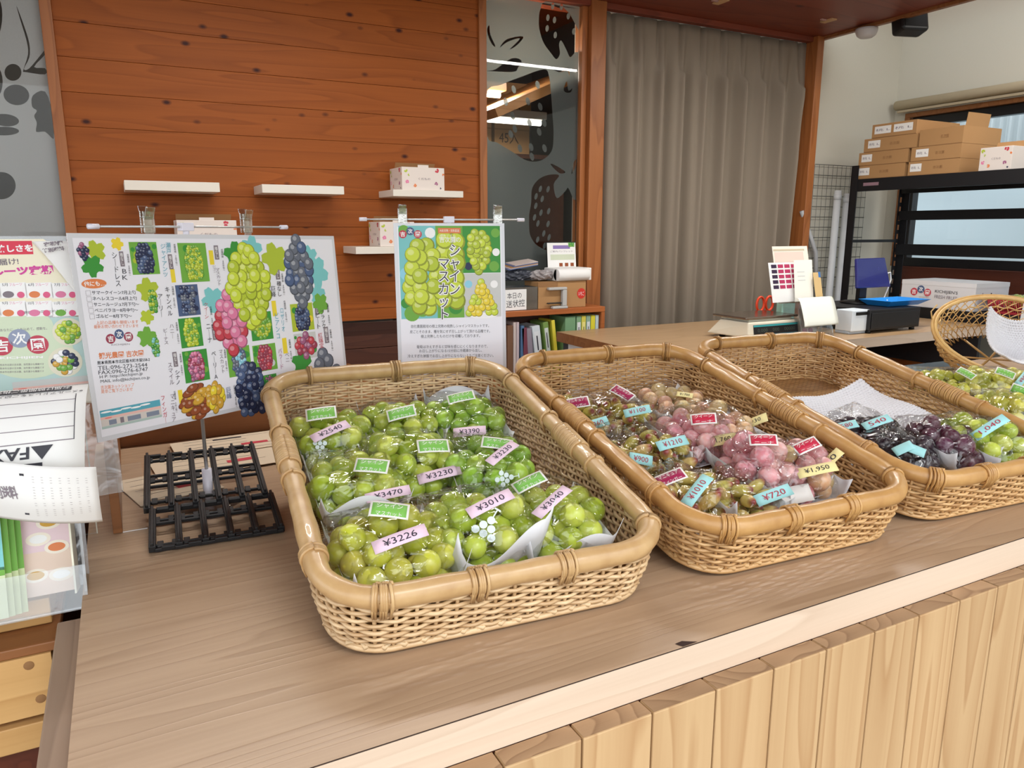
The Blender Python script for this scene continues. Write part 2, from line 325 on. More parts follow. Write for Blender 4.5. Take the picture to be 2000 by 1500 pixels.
BLACK = mat((22, 22, 24), .4); BLACKM = mat((26, 26, 28), .45, bump=.1, bscale=400); DKGREY = mat((60, 60, 62), .5)
STEEL = mat((206, 206, 204), .35, metal=.6); WPLAST = mat((232, 230, 240), .35)
CARD = mat((176, 134, 88), .75, bump=.06, bscale=40, name='cardboard'); CARDD = mat((150, 110, 70), .75)
CURT = mat((140, 128, 113), .9, bump=.3, bscale=700, name='curtain_cloth')
CLEAR = film_mat('clear_acrylic', (.97, .98, .97), .04, .5, .03, .02, 5)
CLEARW = film_mat('milky_plastic', (.92, .93, .94), .10, .6, .12, .3, 30)
GLASS = film_mat('window_glass', (.98, .99, .99), .012, .22, .01, .0, 5)
FILM = film_mat('cellophane', (.985, .985, .98), .075, .50, .045, 1.0, 30, 30)
# ------------------------------------------------------------------ the room
YW = 3.0
b = MB(); b.bx(-3, 4.3, -2.5, 5, -.05, 0, mat((120, 110, 100), .6)); struct(b.build('floor'))
ground = MB(); ground.bx(-30, 30, -30, -2.5, -.06, -.01, mat((150, 148, 142), .9)); struct(ground.build('ground'))
zk = [1.006]+[1.491+.1094*k for k in range(-4, 9)]
b = MB(); xl, xr = aty(99, 0, YW).x, 1.405
for i in range(len(zk)-1): b.bx(xl, xr, YW, YW+.02, zk[i]+.0005, zk[i+1]-.0005, WALLW)
struct(b.build('wall_back', bevel=.0008))
b = MB(); b.bx(xl, xr, YW+.021, YW+.05, 1.006, 2.5, DARKW); struct(b.build('wall_back'))
b = MB()
for i in range(9): b.bx(-1.6, 1.45, YW+.06, YW+.08, .11*i+.001, .11*(i+1)-.001, DARKW)  # dark wood, its colour deepened further for the shade under the panels
struct(b.build('wall_back', bevel=.0015))
b = MB(); b.bx(aty(75, 0, YW).x, xl, YW-.012, YW+.06, .99, 2.5, POSTW); struct(b.build('trim_1', bevel=.002))
b = MB(); b.bx(1.405, 1.439, YW-.012, YW+.06, .6, 2.5, POSTW); struct(b.build('trim_2', bevel=.002))
b = MB(); b.bx(1.944, 2.023, YW-.03, YW+.08, .5, 2.36, POSTW); struct(b.build('trim_3', bevel=.003))
b = MB(); b.bx(1.915, 1.943, YW+.0, YW+.06, .5, 2.36, POSTW); struct(b.build('trim_5', bevel=.002))
b = MB(); b.bx(3.33, 3.378, YW-.05, YW+.14, .5, 2.36, POSTW); struct(b.build('trim_4', bevel=.003))
b = MB(); b.bx(1.439, 3.33, YW-.02, YW+.02, 2.335, 2.36, SOFF); struct(b.build('trim_6', bevel=.002))
b = MB(); b.bx(-3, 3.37, -.4, 3.2, 2.36, 2.42, SOFF); struct(b.build('ceiling'))
b = MB(); b.bx(3.37, 3.40, -.4, 2.98, 2.345, 2.41, BROWNW); struct(b.build('trim_7', bevel=.003))
b = MB(); b.bx(3.37, 4.3, -.4, 3.2, 2.85, 2.9, mat((215, 210, 195), .8)); struct(b.build('ceiling'))
b = MB(); b.bx(3.378, 4.3, YW, YW+.1, 0, 2.85, WHITEWALL); struct(b.build('wall_back'))
b = MB(); b.bx(2.0, 3.4, YW+.16, YW+.2, 0, 2.4, WHITEWALL); struct(b.build('wall_back'))
# right wall with its window opening
XR, WY0, WY1, WZ0, WZ1 = 4.06, .7, 2.90, 1.165, 2.02
b = MB()
b.bx(XR, XR+.12, -4.5, YW+.1, WZ1, 2.85, WHITEWALL); b.bx(XR, XR+.12, -4.5, YW+.1, 0, WZ0-.16, WHITEWALL)
b.bx(XR, XR+.12, WY1, YW+.1, WZ0-.16, WZ1, WHITEWALL); b.bx(XR, XR+.12, -4.5, WY0, WZ0-.16, WZ1, WHITEWALL)
struct(b.build('wall_right'))
RED = wood('redwood', (104, 52, 34), (78, 36, 24), 1, 1, 6, rough=.4, vary=.05)
b = MB(); b.bx(XR-.015, XR+.1, WY0, WY1, WZ0-.16, WZ0, RED); struct(b.build('trim_8', bevel=.002))
w3 = MB()
w3.bx(XR-.01, XR+.10, WY0, WY1+.03, WZ1-.025, WZ1, BROWNW); w3.bx(XR-.01, XR+.10, WY1-.0, WY1+.03, WZ0, WZ1-.025, BROWNW)
w3 = struct(w3.build('window_3', bevel=.002))
f = MB(); AL = mat((30, 30, 32), .35)
f.bx(XR+.02, XR+.07, WY0, WY1, WZ1-.075, WZ1-.026, AL); f.bx(XR+.02, XR+.07, WY0, WY1, WZ0, WZ0+.05, AL)
f.bx(XR+.02, XR+.07, WY1-.05, WY1, WZ0+.05, WZ1-.075, AL); f.bx(XR+.02, XR+.07, 2.02, 2.075, WZ0+.05, WZ1-.075, AL); f.bx(XR+.02, XR+.07, WY0, WY0+.05, WZ0+.05, WZ1-.075, AL)
f.build('frame', w3, bevel=.002)
f = MB(); f.bx(XR+.04, XR+.046, WY0+.05, WY1-.05, WZ0+.05, WZ1-.075, GLASS); f.build('pane', w3)
# what stands outside that window
b = MB(); CORR = mat((162, 172, 176), .5, spec=.3)
def corr(u, v): y = -1.0+8.2*u; return V((6.6+.018*math.sin(y*2*math.pi/.075), y, 3.4*v+.0))
b.sheet(corr, 600, 1, CORR, .002); tag(b.build('corrugated_fence'), 'white corrugated sheet fence standing outside the black window', 'fence')
b = MB()
def tarp(u, v):
    y = .2+5.1*u; z = 1.80*v
    return V((4.75+1.1*v**1.6-.05*math.sin(9*v+3*u)+.018*math.sin(23*v-9*u+2*math.sin(4*u))+.012*math.sin(14*u+5*v), y, z+.02*math.sin(5*u)))
b.sheet(tarp, 60, 60, mat((128, 142, 148), .45), .001)
tag(b.build('tarpaulin'), 'pale creased tarpaulin draped outside behind the lower window panes', 'tarp')
ground2 = MB(); ground2.bx(4.2, 12, -6, 8, -.06, -.01, mat((150, 148, 142), .9)); struct(ground2.build('ground'))
# ------------------------------------------------------------------ etched window panes beside the plank wall
def spline(pts, k=6, closed=True):
    P = [V(p) for p in pts]; n = len(P); out = []
    for i in range(n):
        a, p, q, d = P[(i-1) % n], P[i], P[(i+1) % n], P[(i+2) % n]
        for j in range(k):
            t = j/k; out.append(.5*((2*p)+(q-a)*t+(2*a-5*p+4*q-d)*t*t+(3*p-a-3*q+d)*t**3))
    return out
def filled(loops, to3d):
    c = bpy.data.curves.new('c', 'CURVE'); c.dimensions = '2D'; c.fill_mode = 'BOTH'
    for L in loops:
        s = c.splines.new('POLY'); s.points.add(len(L)-1); s.use_cyclic_u = True
        for p, q in zip(s.points, L): p.co = (q[0], q[1], 0, 1)
    o = bpy.data.objects.new('c', c); me = bpy.data.meshes.new_from_object(o)
    vs = [to3d(p.co.x, p.co.y) for p in me.vertices]; fs = [tuple(p.vertices) for p in me.polygons]
    bpy.data.objects.remove(o); bpy.data.curves.remove(c); bpy.data.meshes.remove(me)
    return vs, fs
FROST = frost_mat('frosted_film', (102, 107, 106), .93); FROST_GLARE = frost_mat('glare_frosted_film', (208, 211, 213), .95)  # second film paler: the pane's reflected brightness is put into its colour
def el(x, y, rx, ry, rot=0, n=12):
    c, s = math.cos(rot), math.sin(rot)
    return [(x+rx*math.cos(a)*c-ry*math.sin(a)*s, y+rx*math.cos(a)*s+ry*math.sin(a)*c) for a in [2*math.pi*i/n for i in range(n)]]
def pane(name, x0, x1, z0, z1, loops, to2, film=FROST):
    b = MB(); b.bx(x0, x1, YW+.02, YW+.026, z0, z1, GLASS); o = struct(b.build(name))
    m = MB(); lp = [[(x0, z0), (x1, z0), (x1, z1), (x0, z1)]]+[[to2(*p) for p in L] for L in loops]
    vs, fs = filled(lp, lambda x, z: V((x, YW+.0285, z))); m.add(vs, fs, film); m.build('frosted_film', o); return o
def z6(x, y): q = aty(900+x/3.3333, y/3.3333, YW+.0285); return (q.x, q.z)
seedsB = [(500, 552), (345, 582), (437, 660), (292, 662), (517, 695), (338, 755), (447, 800), (543, 800), (352, 838), (510, 858), (325, 873), (385, 966), (458, 958), (545, 965), (463, 1020), (172, 740)]
seedsA = [(598, 40), (655, 45), (567, 115), (610, 130), (562, 185), (700, 105), (615, 228), (735, 205)]
seedsC = [(518, 1230), (568, 1232), (490, 1278), (530, 1295), (488, 1340), (522, 1385), (572, 1375), (480, 1415), (502, 1455), (568, 1458), (540, 1520), (500, 1560), (575, 1545), (545, 1600)]
etch1 = [spline([(560, 6), (518, 60), (508, 140), (515, 205), (540, 280), (590, 350), (622, 385), (645, 350), (640, 290), (655, 265), (690, 330), (712, 372), (745, 340), (765, 330), (768, 200), (765, 6)], 4),
         spline([(172, 600), (262, 552), (380, 505), (540, 452), (575, 500), (588, 620), (598, 760), (604, 880), (590, 985), (520, 1045), (430, 1045), (330, 985), (240, 930), (172, 885)], 5),
         spline([(445, 1480), (445, 1400), (458, 1320), (465, 1225), (510, 1165), (575, 1138), (640, 1142), (605, 1200), (625, 1290), (680, 1245), (700, 1225), (735, 1300), (755, 1300), (757, 1420), (752, 1560), (700, 1620), (600, 1640), (500, 1600), (455, 1540)], 4),
         spline([(172, 190), (185, 165), (192, 225), (225, 300), (205, 290), (180, 240)], 4), spline([(255, 310), (300, 255), (405, 238), (370, 290), (320, 320), (385, 250), (300, 275)], 4),
         spline([(572, 435), (640, 455), (700, 440), (705, 500), (695, 462), (640, 470)], 4), spline([(670, 580), (690, 530), (700, 590), (725, 575), (715, 600), (685, 602)], 4),
         spline([(585, 1065), (640, 1090), (680, 1120), (650, 1130), (610, 1100)], 4), spline([(720, 1130), (738, 1050), (758, 1045), (735, 1110)], 4),
         spline([(172, 460), (225, 452), (330, 380), (395, 395), (372, 440), (340, 468), (172, 462)], 3)]
etch1 += [el(x, y, 14, 27, -.25) for x, y in seedsB if x > 200]+[el(x, y, 11, 22, .1) for x, y in seedsA]+[el(x, y, 10, 22, .25) for x, y in seedsC]
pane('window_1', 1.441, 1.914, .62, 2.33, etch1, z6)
def z0p(x, y): q = aty(x/3.75, y/3.75, YW+.0285); return (q.x, q.z)
etch2 = [el(95, 530, 62, 62, n=24), el(120, 695, 95, 75, .15, 24), el(40, 880, 100, 45, .1, 20), el(30, 960, 110, 32, 0, 20), el(10, 1360, 105, 100, 0, 28), el(-60, 150, 75, 190, .1, 24), el(-40, 600, 60, 120, 0, 20),
         spline([(120, 40), (180, 200), (215, 320), (215, 420), (175, 505), (215, 500), (300, 400), (330, 365), (330, 400), (250, 490), (330, 500), (330, 545), (190, 528), (170, 515), (205, 400), (195, 300), (150, 150)], 3),
         spline([(330, 670), (240, 700), (235, 780), (270, 810), (250, 850), (270, 900), (265, 965), (330, 965), (385, 1015), (395, 990), (385, 830)], 3)]
pane('window_2', -1.55, aty(75, 0, YW).x-.001, 1.0, 2.36, etch2, z0p, FROST_GLARE)
# store room behind the panes
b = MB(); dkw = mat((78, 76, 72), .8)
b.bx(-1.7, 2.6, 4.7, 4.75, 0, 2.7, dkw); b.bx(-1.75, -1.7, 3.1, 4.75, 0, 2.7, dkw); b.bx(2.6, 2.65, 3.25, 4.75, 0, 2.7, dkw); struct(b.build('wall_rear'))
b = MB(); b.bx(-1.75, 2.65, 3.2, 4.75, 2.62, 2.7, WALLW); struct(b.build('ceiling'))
b = MB()
b.box((1.95, 3.75, 2.06), (.9, 1.3, .04), wood('store_plank', (196, 140, 80), (150, 96, 48), 0, 1, 6, knots=1), Euler((0, math.radians(-24), 0)).to_matrix()); struct(b.build('trim_9'))
def lamp_fixture(x, y, z, w, label, e):
    t = thing('fluorescent_lamp', (x, y, z), label, 'lamp', 'store room lamps')
    m = MB(); m.bx(x-w/2, x+w/2, y-.04, y+.04, z+.03, z+.07, WHITE); m.build('housing', t, bevel=.004)
    m = MB(); m.cyl((x-w/2+.02, y, z+.015), (x+w/2-.02, y, z+.015), .014, mat((255, 250, 235), .4, emit=e)); m.build('tube', t)
    d = bpy.data.lights.new('tube_light', 'AREA'); d.shape = 'RECTANGLE'; d.size = w; d.size_y = .06; d.energy = e*1.0; d.color = (1, .95, .85)
    o = bpy.data.objects.new('tube_light', d); COL.objects.link(o); o.location = (x, y, z-.01)
sl = ceiling_light('film_fill_light', (1.62, 3.5, 2.05), (.3, .3), 7, (math.radians(-62), 0, 0), (1, .94, .80))  # extra light added beside the fixture to brighten the upper frosted film
lamp_fixture(1.62, 3.55, 2.02, .36, 'lit fluorescent lamp behind the upper strawberry leaves of the glass', 6)
lamp_fixture(.0, 3.9, 2.45, 1.0, 'lit fluorescent lamp behind the grape vine pattern of the glass', 5)
lamp_fixture(1.9, 3.75, 1.93, .5, 'thin lit lamp in front of the boxes behind the glass', 4)
YQ = 4.12; qa, qb, qc = aty(966, 300, YQ), aty(1034, 236, YQ), aty(1034, 165, YQ); qz = aty(1000, 300, YQ).z
b = MB(); b.bx(1.5, 2.5, 4.1, 4.5, qz-.026, qz-.001, DARKW)
for x in (1.5, 2.475): b.bx(x, x+.025, 4.1, 4.5, 0, qz-.026, DARKW)
tag(b.build('store_shelf'), 'brown shelf holding cardboard boxes in the store room behind the glass', 'shelf')
for i, (x0, x1, z0, z1, l) in enumerate([(qa.x, qb.x, qz, qb.z-.001, 'lower cardboard box seen through the clear strawberry on the glass'), (qa.x+.01, qb.x+.01, qb.z, qc.z, 'upper cardboard box seen through the clear strawberry on the glass'), (qa.x-.28, qa.x-.02, qz, qz+.26, 'dim cardboard box beside the stacked pair behind the glass')]):
    b = MB(); b.bx(x0, x1, 4.12, 4.42, z0, z1, CARD); fr = Frame((x0, 4.1195, z0), (1, 0, 0), (0, 0, 1))
    b.text(fr, '45入', (.03, .09), (.16, .09), .07, .0004, mat((70, 50, 40), .7)); b.rect(fr, .0, .132, x1-x0, .14, .0003, CARDD)
    tag(b.build('storage_carton', bevel=.002), l, 'box', 'store room cartons')
# curtain
b = MB(); xc0, xc1 = 2.028, 3.345
def curt(u, v):
    z = .78+(2.335-.78)*v; x = xc0+(xc1-xc0)*u; ph = u*10.0
    k = min(1, (1-v)*6); fr = ph-math.floor(ph)
    pinch = math.exp(-((fr-.5)/.09)**2)*(.03 if v > .86 else .022)
    y = 3.055+.024*k*math.cos(2*math.pi*ph+.7*math.sin(2*u*9+v*1.2))+.008*k*math.sin(4*math.pi*ph+1.5*v+u*5) - pinch*(1 if v < .86 else -.6)
    if u > .9: x += (u-.9)*10*(-.09*max(0, .62-v)/.62+.035*math.exp(-((v-.86)/.09)**2))
    return V((x, y-.03, z))
b.sheet(curt, 300, 40, CURT, .0015)
t = thing('curtain', (2.7, 3.05, .78), 'greyish beige pleated curtain hanging between the wooden posts', 'curtain'); b.build('cloth', t)
b = MB(); b.bx(xc0, 3.33, 3.03, 3.07, 2.336, 2.352, WHITE); b.build('curtain_rail', t)
# ------------------------------------------------------------------ main counter
YF = .537
t = thing('display_counter', (.9, .97, 0), 'long wooden sales counter with vertical pine boards and pale edge', 'counter')
b = MB(); b.bx(-.073, 2.9, YF, 1.45, .907, ZC, FASW); b.bx(-.073, .62, 1.4505, 1.66, .907, ZC, FASW); b.rect(Frame((-.0735, 1.4495, ZC), (1, 0, 0), (0, 1, 0)), 0, 0, .69, .21, .0002, TOPW); b.bx(-.0735, 2.9, YF-.0004, 1.45, ZC-.0012, ZC, mat((60, 45, 38), .5)); b.rect(Frame((-.0735, YF-.0004, ZC), (1, 0, 0), (0, 1, 0)), 0, 0, 2.97, .913, .0002, TOPW); b.build('worktop', t)
b = MB(); fr = Frame((0, 0, ZC), (1, 0, 0), (0, 1, 0)); q = atz(1340, 1256)
b.poly(fr, [(q.x-.008, YF), (q.x-.012, YF+.008), (q.x-.002, YF+.009), (q.x+.006, YF+.004), (q.x+.012, YF+.0005)], .0006, mat((52, 30, 24), .7)); b.build('chipped_edge', t)
for k in range(-4, 31):
    x = .26+.0817*k
    if x+.08 < -.07: continue
    x0 = max(x, -.07)+.001
    b = MB(); b.bx(x0, x+.0807, YF-.024, YF-.0005, 0.02, .9065, PINE); b.rect(Frame((x0+.0008, YF-.0232, .9068), (1, 0, 0), (0, 1, 0)), 0, 0, x+.0797-x0, .022, 0.0002, ENDG); b.build('board', t, bevel=.0015)
b = MB(); b.bx(-.06, 2.9, YF+.001, YF+.02, .02, .905, DARKW); b.bx(-.06, -.04, YF+.02, 1.44, .02, .905, DARKW); b.build('carcass', t)
b = MB(); b.bx(-.100, -.0745, .25+YF-.27, .93, .3, .932, wood('end_board', (150, 126, 106), (120, 98, 80), 1, 1, 6, rough=.5)); b.build('end_board', t, bevel=.002)
# side box unit at the far end of the counter, carrying leaflets
t = thing('wooden_box_unit', (-.35, 1.15, 0), 'stepped pine box unit under the leaflet rack', 'cabinet')
b = MB(); b.bx(-.60, -.104, .951, 1.6, .888, .90, BROWNW); b.build('top_board', t, bevel=.0015)
b = MB(); b.bx(-.60, -.112, .949, .969, .812, .8875, PINEH)
for x, z in ((-.135, .877), (-.128, .832)): b.cyl((x, .9485, z), (x, .9495, z), .0055, CARDD, 14)
b.build('front_board', t, bevel=.0015)
b = MB(); b.bx(-.60, -.112, .949, .969, .77, .803, PINEH); b.build('lower_board', t, bevel=.0015)
b = MB(); b.bx(-.60, -.114, .966, 1.6, .1, .8868, RED); b.build('carcass', t)
b = MB(); b.bx(-.60, -.112, .998, 1.5, .901, .934, PINEH); b.build('riser', t, bevel=.0015)
b = MB(); b.bx(-.60, -.1, .96, 1.6, 0, .099, DARKW); b.build('plinth', t)
# service counter behind
t = thing('service_counter', (2.5, 2.33, 0), 'wooden service counter carrying the weighing scale and cash drawer', 'counter')
TOP2 = wood('oak_top', (190, 158, 120), (158, 124, 88), 0, 1, 8, rough=.3, vary=0, stretch=6, line=.4)
b = MB(); b.bx(1.615, 3.46, 1.965, 2.69, .91, ZC, FASW); b.rect(Frame((1.614, 1.9645, ZC), (1, 0, 0), (0, 1, 0)), 0, 0, 1.847, .726, .0002, TOP2)
b.rect(Frame((1.6145, 2.69, .91), (0, -1, 0), (0, 0, 1)), 0, 0, .725, .04, .0003, BROWNW); b.build('worktop', t)
b = MB(); b.bx(1.63, 3.45, 2.62, 2.66, .0, .909, DKGREY); b.bx(1.63, 1.65, 2.0, 2.62, 0, .909, WHITE); b.bx(3.43, 3.45, 2.0, 2.62, 0, .909, DKGREY); b.build('carcass', t)
b = MB(); b.bx(1.651, 3.42, 2.0, 2.61, .72, .74, wood('orange_shelf', (206, 122, 52), (166, 88, 32), 0, 1, 6)); b.build('inner_shelf', t)
# low cabinet along the back wall
t = thing('low_cabinet', (.2, 2.3, 0), 'low brown wooden cabinet behind the grape posters', 'cabinet')
b = MB(); b.bx(-.62, .78, 1.75, 2.9, .83, .85, BROWNW); b.build('top', t, bevel=.002)
b = MB(); b.bx(-.6, .76, 2.0, 2.88, .0, .829, DARKW); b.build('carcass', t)
for x in (-.6, -.1, .25, .74): b = MB(); b.bx(x, x+.02, 1.77, 1.999, .0, .829, BROWNW); b.build('divider', t)
# ------------------------------------------------------------------ rattan baskets
def rrect(W_, L_, rc, n):
    """n points round a rounded rectangle, evenly spaced: (u, v, nu, nv) outward normals"""
    segs = []
    for (cx, cy, a0) in ((W_-rc, rc, -90), (W_-rc, L_-rc, 0), (rc, L_-rc, 90), (rc, rc, 180)):
        for k in range(13):
            a = math.radians(a0+90*k/12); segs.append((cx+rc*math.cos(a), cy+rc*math.sin(a), math.cos(a), math.sin(a)))
    segs.append(segs[0]); d = [0]
    for i in range(1, len(segs)): d.append(d[-1]+math.hypot(segs[i][0]-segs[i-1][0], segs[i][1]-segs[i-1][1]))
    out = []; j = 0
    for i in range(n):
        s = d[-1]*i/n
        while d[j+1] < s: j += 1
        t = (s-d[j])/max(d[j+1]-d[j], 1e-9); a, b_ = segs[j], segs[j+1]
        q = [a[k]*(1-t)+b_[k]*t for k in range(4)]; m = math.hypot(q[2], q[3]); out.append((q[0], q[1], q[2]/m, q[3]/m))
    return out, d[-1]
class Basket:
    def __init__(s, x, y, rot, W_, L_=.557, hf=.0715, hb=.190):
        s.x, s.y, s.W, s.L, s.hf, s.hb = x, y, W_, L_, hf, hb; s.ex = V((math.cos(rot), math.sin(rot), 0)); s.ey = V((-math.sin(rot), math.cos(rot), 0)); s.rot = rot
        s.tilt = math.atan(.094/L_)
    def rimz(s, v): return s.hf+(s.hb-s.hf)*v/s.L
    def basez(s, v): return .004+.094*max(v, 0)/s.L
    def w(s, u, v, z): return V((s.x, s.y, ZC+z)) + s.ex*u + s.ey*v
    def wall(s, q, t, off=0):
        u, v, nu, nv = q; ins = .012*(1-t)**1.5 + .0; bulge = .004*math.sin(math.pi*t)
        uu = u-nu*ins+nu*(bulge+off); vv = v-nv*ins+nv*(bulge+off)+.010*(1-t)
        return s.w(uu, vv, s.basez(v)*(1-t)+s.rimz(v)*t)
    def floor_px(s, px, py, h):
        # where the sight line through a pixel meets the plane h above the basket floor
        o = s.w(0, 0, .004); ax = s.ex; ay = (s.ey+V((0, 0, .094/s.L))).normalized(); n = ax.cross(ay)
        p = atp(px, py, o+n*h, n); return p - n*h
def make_basket(B, label, rimm, weavem, wraps, name='rattan_basket'):
    t = thing(name, B.w(B.W/2, B.L/2, 0), label, 'basket', 'rattan baskets on the counter')
    pts, per = rrect(B.W, B.L, .066, 160)
    m = MB(); rr = [.0122+.0006*math.sin(i*.37)+.0004*math.sin(i*1.3) for i in range(160)]
    m.tube([B.w(u, v, B.rimz(v)) for u, v, a, c in pts], rr, rimm, 14, closed=True); m.build('rim', t)
    ns = 84; q4, _ = rrect(B.W, B.L, .066, ns*4)
    m = MB()
    for i in range(ns):
        q = q4[i*4]; m.tube([B.wall(q, k/6) for k in range(7)], .0022, weavem, 5)
    k = 0
    while True:
        d = .0035+k*.0046; runs = []; cur = []
        for i in range(ns*4+1):
            q = q4[i % (ns*4)]; D = B.rimz(q[1])-B.basez(q[1])-.0115
            if d < D: cur.append((i, q, D))
            elif cur: runs.append(cur); cur = []
        if cur: runs.append(cur)
        if not runs: break
        for run in runs:
            if len(run) < 6: continue
            path = []
            for i, q, D in run:
                a = .0033*math.cos(math.pi*i/4+math.pi*(k % 2)); jit = .0006*math.sin(i*1.7+k*2.1)
                path.append(B.wall(q, min(.985, d/(D+.0115)+jit*8), a))
            m.tube(path, [.0022+.0003*math.sin(j*.21+k) for j in range(len(path))], weavem, 5, flat=1.15, cap=True)
        k += 1
        if k > 44: break
    m.build('woven_wall', t)
    m = MB(); m.tube([B.wall(q, .03, .004) for q in q4[::2]], .0032, weavem, 6, closed=True)
    m.tube([B.wall(q, .085, .005*(1 if i % 2 else -1)) for i, q in enumerate(q4[::2])], .0026, weavem, 6, closed=True); m.build('foot_braid', t)
    m = MB(); ring, _ = rrect(B.W-.02, B.L-.02, .056, 60)
    P = lambda u, v, z: B.w(u+.01, v+.01+.008, B.basez(v+.01)+z)
    n = len(ring); m.add([P(u, v, .002) for u, v, a, c in ring]+[P(u, v, -.0015) for u, v, a, c in ring], [tuple(range(n)), tuple(range(2*n-1, n-1, -1))]+[(i, n+i, n+(i+1) % n, (i+1) % n) for i in range(n)], BASEM)
    m.build('woven_base', t)
    pts, per = rrect(B.W, B.L, .066, 800)
    for s0, turns, tail in wraps:
        m = MB(); c0 = int(s0*800)
        for j in range(turns):
            i = (c0+int((j-turns/2)*.0036/per*800)) % 800; a, bq = pts[i], pts[(i+1) % 800]
            p = B.w(a[0], a[1], B.rimz(a[1])); tg = (B.w(bq[0], bq[1], B.rimz(bq[1]))-p).normalized(); up = V((0, 0, 1)); up = (up-tg*up.dot(tg)).normalized(); w = tg.cross(up)
            m.tube([p+up*(.0136*math.cos(x))+w*(.0136*math.sin(x))+tg*(.0012*x/3.14) for x in [2*math.pi*z/18 for z in range(19)]], .0020, rimm, 5)
            if tail:
                D = (B.rimz(a[1])-B.basez(a[1])); q = pts[i]
                for off in (.0128, -.0128):
                    m.tube([B.wall(q, 1.0, off), B.wall(q, 1-.010/D, off*.85), B.wall(q, 1-.020/D, off*.55)], .0016, rimm, 4)
        m.build('binding', t)
    return t
RIM1 = rattan('pale_rim', (214, 180, 130), (172, 132, 84), .35); WV1 = rattan('pale_weave', (230, 202, 160), (178, 140, 96), .45)
RIM2 = rattan('honey_rim', (210, 166, 104), (166, 118, 64), .35); WV2 = rattan('honey_weave', (222, 184, 130), (168, 122, 72), .45)
def basemat():
    m, t, b = newmat('woven_base'); N, L = t.nodes, t.links
    tc = N.new('ShaderNodeTexCoord'); br = N.new('ShaderNodeTexBrick'); br.inputs['Scale'].default_value = 60; br.inputs['Mortar Size'].default_value = .03; br.inputs['Brick Width'].default_value = .8; br.inputs['Row Height'].default_value = .3
    br.inputs['Color1'].default_value = (*lin((200, 158, 104)), 1); br.inputs['Color2'].default_value = (*lin((176, 132, 82)), 1); br.inputs['Mortar'].default_value = (*lin((84, 58, 34)), 1)
    L.new(tc.outputs['Object'], br.inputs['Vector']); L.new(br.outputs['Color'], b.inputs['Base Color']); b.inputs['Roughness'].default_value = .5
    bm = N.new('ShaderNodeBump'); bm.inputs['Strength'].default_value = .6; bm.inputs['Distance'].default_value = .003; L.new(br.outputs['Fac'], bm.inputs['Height']); bm.invert = True; L.new(bm.outputs[0], b.inputs['Normal'])
    return m
BASEM = basemat()
B1 = Basket(.1443, .6513, -.083, .384); B2 = Basket(.577, .624, -.060, .366); B3 = Basket(.974, .617, -.088, .354)
# fractions run from the front right corner: right side, back, left side, front
wr = [(.045, 3, 0), (.165, 18, 0), (.125, 2, 1), (.205, 2, 1), (.29, 3, 0), (.345, 5, 1), (.42, 5, 1), (.50, 3, 0), (.56, 3, 0), (.63, 2, 1), (.665, 18, 0), (.70, 2, 1), (.79, 4, 1), (.85, 6, 1), (.905, 6, 1), (.962, 6, 1)]
make_basket(B1, 'pale rattan basket holding the big green grapes with pink price tags', RIM1, WV1, wr)
make_basket(B2, 'honey coloured rattan basket holding pink and amber grapes', RIM2, WV2, wr)
make_basket(B3, 'half-empty honey rattan basket with a white foam net and dark grapes', RIM2, WV2, wr)
for B, l in ((B1, 'pine block propping up the back of the pale basket'), (B2, 'pine block propping up the back of the pink grape basket'), (B3, 'pine block propping up the back of the half-empty basket')):
    m = MB(); R = Euler((0, 0, B.rot)).to_matrix(); h = B.basez(.46)-.006; m.box(B.w(B.W/2, .48, h/2), (B.W*.6, .05, h), PINEH, R)
    tag(m.build('prop_block', bevel=.002), l, 'block', 'prop blocks under the baskets')
# ------------------------------------------------------------------ bagged grapes
def unit_sphere(name, m, seg=20, ring=14, taper=0):
    b_ = MB(); b_.sphere((0, 0, 0), 1, m, seg, ring); me = bpy.data.meshes.new(name)
    vs = [(p.x*(1-taper*p.z*abs(p.z)), p.y*(1-taper*p.z*abs(p.z)), p.z) for p in b_.v]
    me.from_pydata(vs, [], b_.f); me.materials.append(m); me.polygons.foreach_set('use_smooth', [True]*len(b_.f)); me.update(); return me
BM = dict(green=berry_mat('green', [(158, 182, 44), (182, 202, 66), (204, 212, 92)], bloom=.12), deep=berry_mat('deep', [(132, 178, 48), (156, 194, 64), (178, 204, 84)], bloom=.12),
          yellow=berry_mat('yellow', [(186, 196, 56), (206, 206, 76), (222, 212, 96)], bloom=.15), finger=berry_mat('finger', [(206, 198, 92), (226, 208, 116), (230, 192, 124)], bloom=.12, tip=(140, 48, 48)),
          pink=berry_mat('pink', [(206, 122, 134), (224, 156, 160), (230, 174, 164)], bloom=.45, rough=.4), tan=berry_mat('tan', [(218, 156, 138), (226, 182, 138), (214, 192, 130)], bloom=.3, rough=.4),
          black=berry_mat('black', [(26, 20, 30), (40, 28, 40), (52, 36, 50)], bloom=.2, sss=.05), plum=berry_mat('plum', [(70, 26, 42), (92, 38, 56), (84, 40, 70)], bloom=.25, sss=.1))
BMESH = {k: unit_sphere('berry_'+k, m, taper=.08 if k == 'finger' else 0) for k, m in BM.items()}
STEM = mat((118, 112, 52), .6); LINER = mat((226, 228, 232), .75, name='liner_paper')
PINKT = mat((236, 208, 226), .6); BLUET = mat((164, 222, 224), .6); YELT = mat((240, 226, 160), .6); INK = mat((40, 38, 52), .6); REDINK = mat((176, 50, 70), .6)
GRN = mat((126, 190, 84), .5); MAG = mat((160, 30, 80), .5); CRIM = mat((196, 40, 70), .5)
